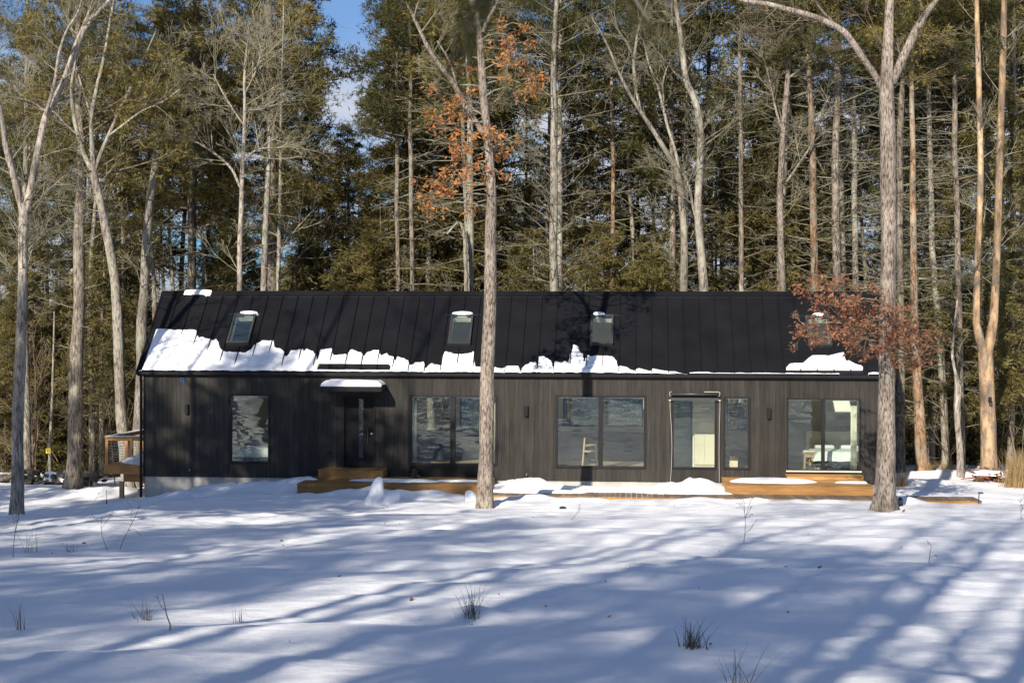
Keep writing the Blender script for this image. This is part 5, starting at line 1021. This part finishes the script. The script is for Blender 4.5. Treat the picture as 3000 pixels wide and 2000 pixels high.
for Y, n, wt in ((9.5, 12, (2, 8, 1, 3)), (13, 24, (3, 7, 3, 3)), (18, 24, (5, 6, 4, 2)), (25, 15, (6, 4, 4, 3)), (34, 13, (6, 3, 4, 3)), (46, 12, (6, 2, 3, 4))):
    for i in range(n):
        fx = (i + rp.uniform(.1, .9)) / n; pxx_ = -120 + 3240 * fx
        if 890 < pxx_ < 1200: kind = rp.choice(['hardwood', 'hemlock', 'hemlock']) if Y > 10 else None
        elif pxx_ < 130: kind = rp.choice(['hardwood', 'hardwood', 'pine'])
        elif pxx_ > 2500: kind = rp.choices(['pine', 'deadpine', 'hemlock', 'hardwood'], (6, 8, 4, 0))[0]
        else: kind = rp.choices(['pine', 'deadpine', 'hemlock', 'hardwood'], wt)[0]
        if not kind: continue
        y_ = Y + rp.uniform(-1.5, 2.5); x_ = XZ(pxx_, 1000, y_)[0]; s = rp.randrange(2 if kind == 'hemlock' else 3)
        sc_ = rp.uniform(.8, 1.12) * (1 if Y < 20 else .82 if Y < 30 else .72)
        if 890 < pxx_ < 1200: sc_ = (.58 if Y < 15 else .63 if Y < 20 else .70) * rp.uniform(.9, 1.05)
        lb_ = '%s in the %s row, %s' % (LB[kind][0], ROWN[Y], where(pxx_)); lb_ = 'another ' + lb_ if lb_ in USED else lb_; USED.add(lb_)
        place(kind, s, x_, y_, sc_, rp.uniform(0, 6.3), lb_, LB[kind][1])
# trees standing behind and beside the photographer, whose shade falls on the yard
SB = ('tree of the yard whose shade falls across the snow', 'shade trees of the yard')
SHADE = [('pine', -21.6, -20, .70), ('pine', -19.6, -21, .66), ('pine', -17.8, -19, .70), ('pine', -16.0, -21, .68), ('pine', -14.2, -20, .66), ('hardwood', -14.6, -15, .6), ('pine', -28, -17, .8), ('pine', -24.9, -14, .74), ('pine', -15, -58, 1.0), ('pine', -10, -60.5, 1.0), ('pine', -19.5, -56, 1.0), ('pine', -22, -47, .9), ('hardwood', -15.4, -18, .95), ('hardwood', -13.6, -22.5, .95), ('hardwood', -19.6, -16, .9), ('hardwood', -18.0, -15.5, .85), ('pine', -12.9, -20, .56), ('pine', -13.4, -27, .74), ('pine', -23, -27, .85), ('pine', -21, -26.5, .84), ('pine', -19.2, -27, .86), ('pine', -17.4, -26.5, .84), ('pine', -15.8, -27.5, .84), ('hardwood', -20, -50, 1.25), ('hardwood', -14, -52, 1.25), ('hardwood', -9, -51, 1.2), ('hardwood', -5, -53, 1.25), ('hardwood', -1, -52, 1.2), ('hardwood', -25, -12, .9), ('pine', -25, -27, .8), ('hardwood', -20, -29, .8), ('pine', -17, -30, .6), ('hardwood', -13.3, -29, .7),
         ('deadpine', -13.5, -40, .8), ('hardwood', -19, -42, 1.0), ('hardwood', -10.5, -46, .9), ('deadpine', -16.5, -50, .9), ('hardwood', -6.5, -50, .9), ('hardwood', -12, -55, 1.1), ('hardwood', -3.1, -47.5, 1.1), ('hardwood', -4.7, -48, 1.1), ('hardwood', -1.6, -47.3, 1.05), ('hardwood', -6.4, -46.5, 1.0), ('hardwood', -8.6, -47.5, 1.05), ('hardwood', -11.8, -43, .95), ('deadpine', .6, -51, .9), ('hardwood', -5.5, -58, 1.15), ('hardwood', 3.2, -48, 1.0), ('deadpine', 1.5, -59, .9), ('hardwood', 7, -49.5, 1.0), ('deadpine', 5, -54, .9), ('hardwood', 10, -58, 1.1), ('hardwood', 11, -48, .9), ('pine', -24, -50, .9), ('hardwood', -21, -58, .9), ('pine', 16, -54, .9),
         ('hardwood', -8.5, -53, .9), ('hardwood', -14, -47, .9), ('hardwood', -1.5, -54, .95), ('deadpine', -9, -62, 1.0), ('hardwood', -17, -44.5, .85), ('hardwood', -2, -64, 1.1), ('pine', 6.5, -64, .9), ('deadpine', 8.5, -53, .95), ('hardwood', -26, -40, .9), ('pine', -16, -64, .95), ('hardwood', 14.5, -50, .9)]
for i, (k, x, y, s_) in enumerate(SHADE): place(k, i % (2 if k == 'hemlock' else 3), x, y, s_, rp.uniform(0, 6.3), *SB)
# young hemlocks closing the view between the trunks
def young(seed):
    rg = random.Random(seed); H = 6.5; t = np.linspace(0, 1, 16); path = np.stack([t * 0, t * 0, -.2 + (H + .2) * t, .06 * (1 - .9 * t)], 1); tb = TB(); tips = []
    crown_hemlock(tb, rg, axis_of(path), .3, H, 2.1, tips, .30, 5.5)
    return [('trunk', trunk_mesh('trunk', path, M['pine_bark'], 8, seed, .1)), ('branches', tb.mesh('branches', M['twig_brown'])), ('crown', blades_mesh('crown', [q[0] for q in tips], [q[1] for q in tips], M['hemlock'], 2, .20, .02, .45, -.12, seed, .35, 2, .1))]
for s in range(3): PROTO['young', s] = young(800 + s)
yl = sorted(rp.uniform(-60, 420) for _ in range(13)); ym = sorted(rp.uniform(460, 2560) for _ in range(30)); yr = sorted(rp.uniform(2640, 3060) for _ in range(13))
for grp, lst, txt in (('left', yl, 'young hemlock from the left among the brush beyond the stone wall'), ('mid', ym, 'young hemlock from the left just showing over the roof ridge'), ('right', yr, 'young hemlock right of the thick oak in the dark woods')):
    for i, px_s in enumerate(lst):
        Y = (rp.uniform(11, 15) if i % 2 else rp.uniform(17, 26)); x = XZ(px_s, 1300, Y)[0]; place('young', i % 3, x, Y, rp.uniform(.75, 1.25), rp.uniform(0, 6.3), ORD[i] + ' ' + txt, 'young hemlocks ' + grp, 'hemlock_tree')
# brush: saplings one can tell apart, then the mass of undergrowth
def sapling(seed):
    rg = random.Random(seed); tb = TB(); H = rg.uniform(3.5, 6)
    grow(tb, rg, (0, 0, -.1), nrm((rg.gauss(0, .12), rg.gauss(0, .12), 1)), H, .03, 0, dict(n=[0, 9, 4, 3], seg=[8, 5, 4, 3], jit=[.06, .12, .18, .2], up=[.04, .06, .06, .03], k=[6, 4, 3, 3], ang=(25, 60), ratio=(.3, .5), rmin=.006, t0=.15)); return tb.mesh('sapling', M['twig_brown'])
SAP = [sapling(500 + i) for i in range(5)]
SPX = sorted(rp.uniform(-30, 420) for _ in range(17)) + sorted(rp.uniform(2630, 3010) for _ in range(17))
for i in range(34):
    left = i < 17; px_s = SPX[i]; Y = rp.uniform(6, 17); x = XZ(px_s, 1350, Y)[0]
    o = link('sapling', SAP[i % 5]); o.location = (x, Y, gz(x, Y)); o.rotation_euler = (0, 0, rp.uniform(0, 6.3)); s = rp.uniform(.7, 1.3); o.scale = (s, s, s)
    tag(o, ORD[i % 17] + (' thin bare sapling from the left in the brush beyond the stone wall' if left else ' thin bare sapling right of the thick oak in the dark woods'), 'sapling', 'saplings beyond the wall' if left else 'saplings in the dark woods')
rg = random.Random(9); tb = TB(); ub = dict(n=[0, 3, 2], seg=[5, 4, 3], jit=[.2, .25, .25], up=[-.05, -.02, 0], k=[4, 3, 3], ang=(25, 70), ratio=(.4, .7), rmin=.006)
for i in range(950):
    Y = rg.uniform(10, 36); px_s = rg.uniform(-150, 3150)
    if 420 < px_s < 2600: Y = rg.uniform(9, 24)
    x = XZ(px_s, 1300, Y)[0]; a = rg.uniform(0, 6.3); grow(tb, rg, (x, Y, gz(x, Y) if i % 40 == 0 else float(ground_smooth(x, Y))), nrm((math.cos(a) * .6, math.sin(a) * .6, 1)), rg.uniform(1.8, 5.5), .016, 0, ub)
und = link('undergrowth', tb.mesh('undergrowth', M['twig_brown'])); tag(und, 'tangle of bare brown undergrowth filling the woods', 'undergrowth', None, 'stuff')
# far woods closing the view
rg = random.Random(19); tb = TB(); tips = []
for i in range(400):
    Y = rg.uniform(50, 95); px_s = rg.uniform(-200, 3200) if i < 290 else rg.uniform(2100, 3200); x = XZ(px_s, 1000, Y)[0]; H = rg.uniform(7, 14) if not 900 < px_s < 1200 else rg.uniform(4, 7); z0 = float(ground_smooth(x, Y))
    tb.add([(x, Y, z0), (x + rg.gauss(0, .2), Y, z0 + H / 2), (x + rg.gauss(0, .4), Y, z0 + H)], [.16, .11, .03], 5)
    for k in range(18):
        z = z0 + H * rg.uniform(.15, 1); a = rg.uniform(0, 6.3); l = rg.uniform(1, 2.6); e = (x + math.cos(a) * l, Y + math.sin(a) * l, z + rg.uniform(-.3, .9)); m = (x + math.cos(a) * l * .5, Y + math.sin(a) * l * .5, z + .1); tb.add([(x, Y, z), m, e], [.025, .016, .008], 3)
        if i % 3:
            for _ in range(4): q = rg.uniform(.3, 1.1); tips.append(((x + (e[0] - x) * q + rg.gauss(0, .25), Y + (e[1] - Y) * q + rg.gauss(0, .25), z + (e[2] - z) * q + rg.gauss(0, .15)), (math.cos(a), math.sin(a), .1)))
fw = link('far_woods', tb.mesh('far_woods', M['pine_bark'])); tag(fw, 'far off wood closing the view behind the trees', 'woods', None, 'stuff')
fl = link('foliage', blades_mesh('foliage', [t[0] for t in tips], [t[1] for t in tips], M['needle_dark'], 3, .26, .03, .6, .1, 5, 0, 2, .2), fw); fl['kind'] = 'stuff'

# ------------------------------------------------------------------ stone wall at the wood's edge
STN = []
for s in range(6):
    bm = bmesh.new(); bmesh.ops.create_icosphere(bm, subdivisions=1, radius=.5)
    rs = random.Random(s)
    for v in bm.verts: v.co = Vector((v.co.x * 1.25, v.co.y, v.co.z * .62)) * rs.uniform(.8, 1.18)
    me = bpy.data.meshes.new('stone'); bm.to_mesh(me); bm.free(); me.materials.append(M['stone']); STN.append(me)
swx0, swx1 = XZ(-60, 1400, 8.0)[0], XZ(300, 1400, 7.0)[0]; sw = root('stone_wall', ((swx0 + swx1) / 2, 7.6, gz((swx0 + swx1) / 2, 7.6)), 'tumbled field stone wall under snow left of the house', 'wall'); rs = random.Random(3)
for i in range(150):
    t = rs.random(); x = swx0 + (swx1 - swx0) * t; y = 8.0 - t * 1.0 + rs.gauss(0, .22); s = rs.uniform(.16, .40); h = rs.random() * (.55 if t > .35 else .3)
    o = link('stone', STN[i % 6], sw); o.location = (x, y, gz(x, y) + h * .75 + .03); o.scale = (s, s, s); o.rotation_euler = (rs.gauss(0, .25), rs.gauss(0, .25), rs.uniform(0, 6.3))
def T_sw(U, V):
    t = (U - swx0) / (swx1 - swx0); c = 8.0 - t * 1.0; q = 1 - ((V - c) / .33) ** 2 + 3.4 * fbm(U * 1.3, V * 1.6, 91, 4) - .85; return np.where(q > 0, .27 + .15 * (t > .35) + .10 * (1 - np.exp(-np.maximum(q, 0) * 2)) + .1 * fbm(U * 1.5, V, 92, 3), -1)
def swm(u, v, t): b = ground(u, v); e = (u - swx0) / (swx1 - swx0); return np.stack([u, v, b - .05 + (.05 + np.maximum(t, .12)) * sstep(0, .06, e) * sstep(1.0, .85, e)], 1)
snow_sheet('wall_snow', np.arange(swx0, swx1, .05), np.arange(6.4, 8.7, .05), T_sw, swm, 'broken snow crust lying along the stone wall')
# snow lumps left from a melted snowman
def lump(name, px_, py_, Y, prof, label, cat='snow', seed=0, sq=1.0):
    x, z = XZ(px_, py_, Y); z = gz(x, Y) - .01; k = 20; V = []; F = []; r = random.Random(seed)
    for i, (rr, zz) in enumerate(prof):
        for j in range(k): a = 2 * math.pi * j / k; f = rr * (1 + .28 * (float(vnoise(math.cos(a) * 1.3 + zz * 3, math.sin(a) * 1.3 + seed, seed)) - .5)); V.append((x + f * math.cos(a) + .06 * math.sin(zz * 5 + seed), Y + f * math.sin(a) * sq, z + zz))
    for i in range(len(prof) - 1):
        for j in range(k): F.append((i * k + j, i * k + (j + 1) % k, (i + 1) * k + (j + 1) % k, (i + 1) * k + j))
    F.append(tuple(range((len(prof) - 1) * k, len(prof) * k))); o = mesh_py(name, V, F, M['snow'], None, True); return tag(o, label, cat)
lump('snow_lump', 1110, 1480, -6.3, [(.62, -.05), (.50, .04), (.38, .11), (.28, .20), (.215, .30), (.18, .40), (.16, .50), (.135, .58), (.10, .64), (.05, .68), (.015, .69)], 'leaning stump of a melted snowman before the entry deck', 'snow lump', 3)
lump('snow_lump', 1152, 1492, -6.6, [(.26, -.04), (.22, .05), (.22, .13), (.19, .20), (.12, .26), (.03, .28)], 'round snowball lying beside the melted snowman stump', 'snow lump', 5)
lump('snow_lump', 1377, 1445, -3.9, [(.26, -.05), (.20, .06), (.175, .16), (.15, .25), (.10, .31), (.03, .34)], 'small upright snow lump by the central trunk', 'snow lump', 8)
# stacked pale stones by the wide window
cs = root('stone_cairn', (XZ(1214, 1388, -.35)[0], -.35, zt1), 'small stack of pale stones on the deck under the wide window', 'cairn'); cxx = XZ(1214, 1388, -.35)[0]
for i, (s, h) in enumerate(((.26, .045), (.24, .12), (.17, .185), (.14, .235))):
    o = link('stone', STN[i], cs); o.location = (cxx + (-1) ** i * .02, -.35, zt1 + h); o.scale = (s, s, s * .48 if i else s * .55); o.rotation_euler = (0, 0, i * 1.3)

# ------------------------------------------------------------------ plants poking through the snow
def tuft(label, px_, py_, n, h, spread, mat, name='grass_tuft', cat='grass tuft', seed=0, group=None, wd=.0035, Y=None, bend=.35):
    d = ray(px_, py_)
    if Y is None:                            # walk down the ray to the snow
        t = 5.0
        while t < 70:
            p = CAM + d * t
            if p.z < gz(p.x, p.y): break
            t += .15
        x, y = p.x, p.y
    else: x, y = XZ(px_, py_, Y)[0], Y
    z = gz(x, y); r = random.Random(seed); V = []; F = []
    for i in range(n):
        a = r.uniform(0, 6.3); b = r.uniform(0, spread); hh = h * r.uniform(.45, 1.1); bx, by = x + r.gauss(0, .045 * h / .3), y + r.gauss(0, .045 * h / .3); s = (-math.sin(a) * wd, math.cos(a) * wd); base = len(V)
        for k in range(5):
            t = k / 4; o = b * hh * t * (1 + bend * t); w_ = 1 - .85 * t; zz = z - .03 + hh * t * math.cos(min(1.2, b * t * .7)); V += [(bx + math.cos(a) * o - s[0] * w_, by + math.sin(a) * o - s[1] * w_, zz), (bx + math.cos(a) * o + s[0] * w_, by + math.sin(a) * o + s[1] * w_, zz)]
        for k in range(4): F.append((base + 2 * k, base + 2 * k + 1, base + 2 * k + 3, base + 2 * k + 2))
    return tag(mesh_py(name, V, F, M[mat]), label, cat, group)
tuft('dark rush tuft in shade on the snow below the central oak', 1383, 1818, 46, .34, .75, 'rush', seed=1)
tuft('sunlit rush tuft on a snow hummock in the foreground', 2030, 1902, 70, .27, .75, 'rush', seed=2, wd=.004)
tuft('sparse rush blades cut by the bottom edge of the picture', 2170, 2010, 26, .30, .9, 'rush', seed=3)
tuft('low shaded grass blades on the left foreground snow', 425, 1822, 26, .26, .95, 'rush', seed=4)
tuft('few short grass blades right of the thin bent stick', 698, 1826, 12, .17, .5, 'rush', seed=5)
tuft('sparse dark blades at the left border of the foreground', 62, 1845, 10, .30, .6, 'rush', seed=6)
tuft('small dark weed clump on the shaded left snow', 92, 1618, 14, .40, .5, 'rush', seed=7)
tuft('low dark weed clump next to the slanting twigs', 205, 1618, 16, .22, .6, 'rush', seed=8)
tuft('tall dry tan grass clump at the edge of the woods', 2975, 1408, 420, 1.15, .55, 'dry_grass', seed=9, wd=.008, Y=1.6)
tuft('second tan grass clump at the picture edge', 3010, 1400, 260, 1.0, .6, 'dry_grass', seed=19, wd=.008, Y=2.4)
tuft('tan grass mound under the broken twisted stem', 2775, 1378, 260, .50, .95, 'dry_grass', seed=10, wd=.008, Y=6.6, bend=.8)
tuft('bent tan grass between thick oak and deck end', 2640, 1410, 160, .55, .9, 'dry_grass', seed=11, wd=.007, Y=1.5, bend=.9)
tuft('low tan grass by the peeling pine foot', 2720, 1380, 160, .35, .95, 'dry_grass', seed=12, wd=.007, Y=5.4, bend=.9)
def weed(label, px_, py_, h, seed, n=5, name='weed_stem', cat='twig', mat='twig_brown', lean=(0, 0), Y=None, r0=.006):
    d = ray(px_, py_); t = 5.0
    if Y is None:
        while t < 70:
            p = CAM + d * t
            if p.z < gz(p.x, p.y): break
            t += .15
        x, y = p.x, p.y
    else: x, y = XZ(px_, py_, Y)[0], Y
    rg_ = random.Random(seed); tb_ = TB(); grow(tb_, rg_, (x, y, gz(x, y) - .04), nrm((lean[0], lean[1], 1)), h, r0, 0, dict(n=[0, n, 2], seg=[5, 4, 3], jit=[.12, .18, .2], up=[.02, .02, 0], k=[5, 4, 3], ang=(30, 60), ratio=(.4, .65), rmin=.0028))
    return tag(link(name, tb_.mesh(name, M[mat])), label, cat)
weed('branching dead weed standing on the sunlit snow', 2178, 1590, .62, 1, 7)
weed('tall thin twigs standing in the left shade', 348, 1612, .85, 2, 3, lean=(.15, 0))
weed('slanting bare twig beside the tall thin twigs', 318, 1612, .55, 3, 3, lean=(-.5, 0))
weed('dark stalk rising at the far left of the snow', 38, 1632, .70, 4, 3)
weed('thin bent stick standing in the foreground shade', 498, 1850, .36, 5, 1, lean=(.2, 0), r0=.007)
weed('arched dark twig poking from the snow near the dark clod', 1668, 1522, .35, 6, 2, lean=(.8, 0))
weed('bare twig bush at the right picture edge', 2992, 1520, .5, 7, 6)
weed('small leafless stem among the right hand shadows', 2722, 1652, .3, 8, 2)
weed('crossed thin twigs left of the red marker rod', 268, 1470, .5, 9, 4, lean=(.5, 0), Y=-1.0)
weed('dry shrub at the foot of the broken twisted stem', 2787, 1388, 1.7, 10, 7, 'dry_shrub', 'shrub', 'twig', (-.1, 0), 4.6, .014)
# fallen sticks, clod, leaves
def stick(label, a, b, Y, r=.012, name='stick', mat='twig_brown'):
    x0, z0 = XZ(*a, Y); x1, z1 = XZ(*b, Y); g0 = gz(x0, Y); o = MB().tube([(x0, Y, g0 - .03), ((x0 + x1) / 2, Y + .02, g0 + abs(z1 - z0) * .55), (x1, Y + .03, g0 + abs(z1 - z0))], [r, r * .9, r * .6], 6).build(name, M[mat]); return tag(o, label, 'stick')
stick('short reddish stick stuck in snow at the thick oak foot', (2643, 1480), (2652, 1472), -7.6, .02, mat='rust')
dx_, dz_ = XZ(1652, 1505, -7.5); dm_ = link('dirt_clod', STN[2]); dm_.location = (dx_, -8.2, gz(dx_, -8.2) + .02); dm_.scale = (.16, .12, .16); dm_.data = STN[2].copy(); dm_.data.materials.clear(); dm_.data.materials.append(M['charcoal']); tag(dm_, 'dark clod lying on the sunlit snow', 'clod')
Pl = []; rl = random.Random(6)
for i in range(45):
    px_s = rl.uniform(100, 2950); Y = rl.uniform(-33, -6); x = XZ(px_s, 1500, Y)[0]
    lf = link('fallen_leaf', leaves_mesh('fallen_leaf', [(0, 0, 0)], M['oak_leaf_red' if i % 3 else 'rush'], .035 + .035 * rl.random(), 700 + i, 0.0)); lf.location = (x, Y, gz(x, Y) + .02); tag(lf, 'single dry leaf lying on the open snow', 'leaf', 'dry leaves on the snow')
# ------------------------------------------------------------------ small fittings
x, z = XZ(2866, 1466, -4.2); g_ = gz(x, -4.2); pl_ = root('path_light', (x, -4.2, g_), 'thin black path light at the end of the boardwalk', 'lamp')
MB().tube([(x, -4.2, g_ - .1), (x + .02, -4.2, g_ + .30)], .012, 6).build('stake', M['blackmetal'], pl_); MB().box(x + .0, x + .12, -4.24, -4.16, g_ + .295, g_ + .325).build('lamp_head', M['blackmetal'], pl_)
x, z = XZ(2638, 1460, -6.2); g_ = gz(x, -6.2); ln = root('lantern', (x, -6.2, g_), 'small black caged lantern in the snow beside the thick oak', 'lamp')
MB().lathe([(.06, 0), (.065, .015), (.05, .02)], (x, -6.2, g_), 10).build('base', M['blackmetal'], ln); MB().lathe([(.065, .14), (.06, .16), (.03, .20), (.01, .22)], (x, -6.2, g_), 10).build('cap', M['blackmetal'], ln)
for i in range(8): a = i * math.pi / 4; MB().tube([(x + .052 * math.cos(a), -6.2 + .052 * math.sin(a), g_ + .015), (x + .052 * math.cos(a), -6.2 + .052 * math.sin(a), g_ + .145)], .004, 4).build('bar', M['blackmetal'], ln)
for k in range(3): MB().tube([(x + .055 * math.cos(i * .7), -6.2 + .055 * math.sin(i * .7), g_ + .04 + k * .035) for i in range(10)], .004, 4).build('ring', M['blackmetal'], ln)
x, z = XZ(312, 1465, -.3); g_ = gz(x, -.3); mr_ = root('marker_rod', (x, -.3, g_), 'thin red marker rod standing in snow left of the side deck', 'rod'); MB().tube([(x, -.3, g_ - .1), (x, -.3, g_ + .42)], .008, 6).build('rod', M['rust'], mr_); MB().tube([(x, -.3, g_ - .02), (x, -.3, g_ + .1)], .02, 8).build('sleeve', M['rust'], mr_)
YS = 8.6; x, z = XZ(142, 1320, YS); st_path = [(x + .05, YS + .07, gz(x, YS) - .2), (x + .02, YS + .07, z), (x + .12, YS + .05, z + 2.0), (x + .2, YS, z + 5)]; sg = root('sapling', (x, YS, gz(x, YS)), 'thin tree behind the stone wall carrying the yellow sign', 'tree'); MB().tube(st_path, [.07, .06, .05, .02], 8).build('trunk', M['grey_bark'], sg, True)
ys = root('yellow_sign', (x, YS, z - .08), 'small yellow notice sign nailed to a thin tree', 'sign'); block('plate', x - .09, x + .08, YS - .012, YS - .008, z - .09, z + .09, M['yellow'], ys)
for k in range(2): block('print_line', x - .055 + .01 * k, x + .045, YS - .0135, YS - .0125, z + .02 - k * .06, z + .045 - k * .06, M['blackmetal'], ys)
x, z = XZ(2896, 1170, 3.95); cm_ = MB().box(x - .05, x + .05, 3.70, 3.80, z - .09, z + .09).build('trail_camera', M['blackmetal'], None, bevel=.02); tag(cm_, 'small black trail camera strapped to the barkless tree', 'camera')
# snowy brush heap at the foot of the barkless tree
bh = root('brush_heap', (XZ(2895, 1385, 3.3)[0], 3.3, gz(XZ(2895, 1385, 3.3)[0], 3.3)), 'heap of broken branches under snow at the foot of the barkless tree', 'brush heap'); rb2 = random.Random(4); hx0_ = XZ(2895, 1385, 3.3)[0]; hz0 = gz(hx0_, 3.3)
for i in range(34):
    a = rb2.uniform(0, 6.3); l = rb2.uniform(.3, .9); cx_ = hx0_ + rb2.gauss(0, .35); cy_ = 3.3 + rb2.gauss(0, .2); cz_ = hz0 + rb2.uniform(.02, .38); e = rb2.uniform(-.25, .35)
    MB().tube([(cx_ - math.cos(a) * l / 2, cy_ - math.sin(a) * l / 2, cz_ - e * l / 2), (cx_, cy_, cz_ + .02), (cx_ + math.cos(a) * l / 2, cy_ + math.sin(a) * l / 2, cz_ + e * l / 2)], [.035 * rb2.uniform(.5, 1.3), .03, .012], 6).build('branch', M['rust' if i % 4 == 0 else 'red_bark'], bh)
def T_bh(U, V): q = 1 - ((U - hx0_) / .6) ** 2 - ((V - 3.25) / .35) ** 2 + 2.2 * fbm(U * 3, V * 3, 17, 3) - .3; return np.where(q > 0, .32 + .10 * (1 - np.exp(-np.maximum(q, 0))), -1)
snow_sheet('heap_snow', np.arange(hx0_ - .8, hx0_ + .8, .035), np.arange(2.8, 3.8, .035), T_bh, lambda u, v, t: np.stack([u, v, hz0 + np.maximum(t, .2)], 1), 'lumpy snow lying on the brush heap')

# ------------------------------------------------------------------ pine bough hanging close above the lens
rg = random.Random(31); tb = TB(); tips = []
def near(px_, py_, d): return CAM + ray(px_, py_) * d
stem = [Vector((.6, -50.9, 8.2)), Vector((.5, -47.5, 7.3)), Vector((.1, -44.6, 5.6)), near(1560, -420, 2.0), near(1500, -180, 1.9)]
sp_ = smooth_path([(*p, r_) for p, r_ in zip(stem, (.03, .022, .014, .008, .005))], 30); bo = root('pine_bough', tuple(stem[0]), 'blurred dark pine bough hanging close above the view', 'bough')
bm_ = trunk_mesh('stem', sp_, M['pine_bark'], 8, 3, 0, .03); link('stem', bm_, bo)
for (x0, y0), (x1, y1), d in (((1480, -180), (1372, 90), 1.9), ((1500, -200), (1410, 30), 1.85), ((1480, -180), (1352, 160), 1.95), ((1540, -300), (1540, -10), 1.9), ((1560, -420), (1850, 30), 2.05), ((1560, -420), (1900, 60), 2.0), ((1560, -420), (1930, -20), 2.1), ((1560, -420), (1230, -30), 2.0)):
    a, b = near(x0, y0, d), near(x1, y1, d); m = (a + b) / 2 + Vector((0, 0, .01)); tb.add([tuple(a), tuple(m), tuple(b)], [.003, .0022, .0015], 5); dd = tuple((b - a).normalized())
    for k in range(9): q = .45 + .6 * k / 8; p = a + (b - a) * q; tips.append((tuple(p), dd))
link('twigs', tb.mesh('twigs', M['pine_bark']), bo); link('needles', blades_mesh('needles', [t[0] for t in tips], [t[1] for t in tips], M['needle_dark'], 6, .075, .0010, .45, -.2, 5), bo)
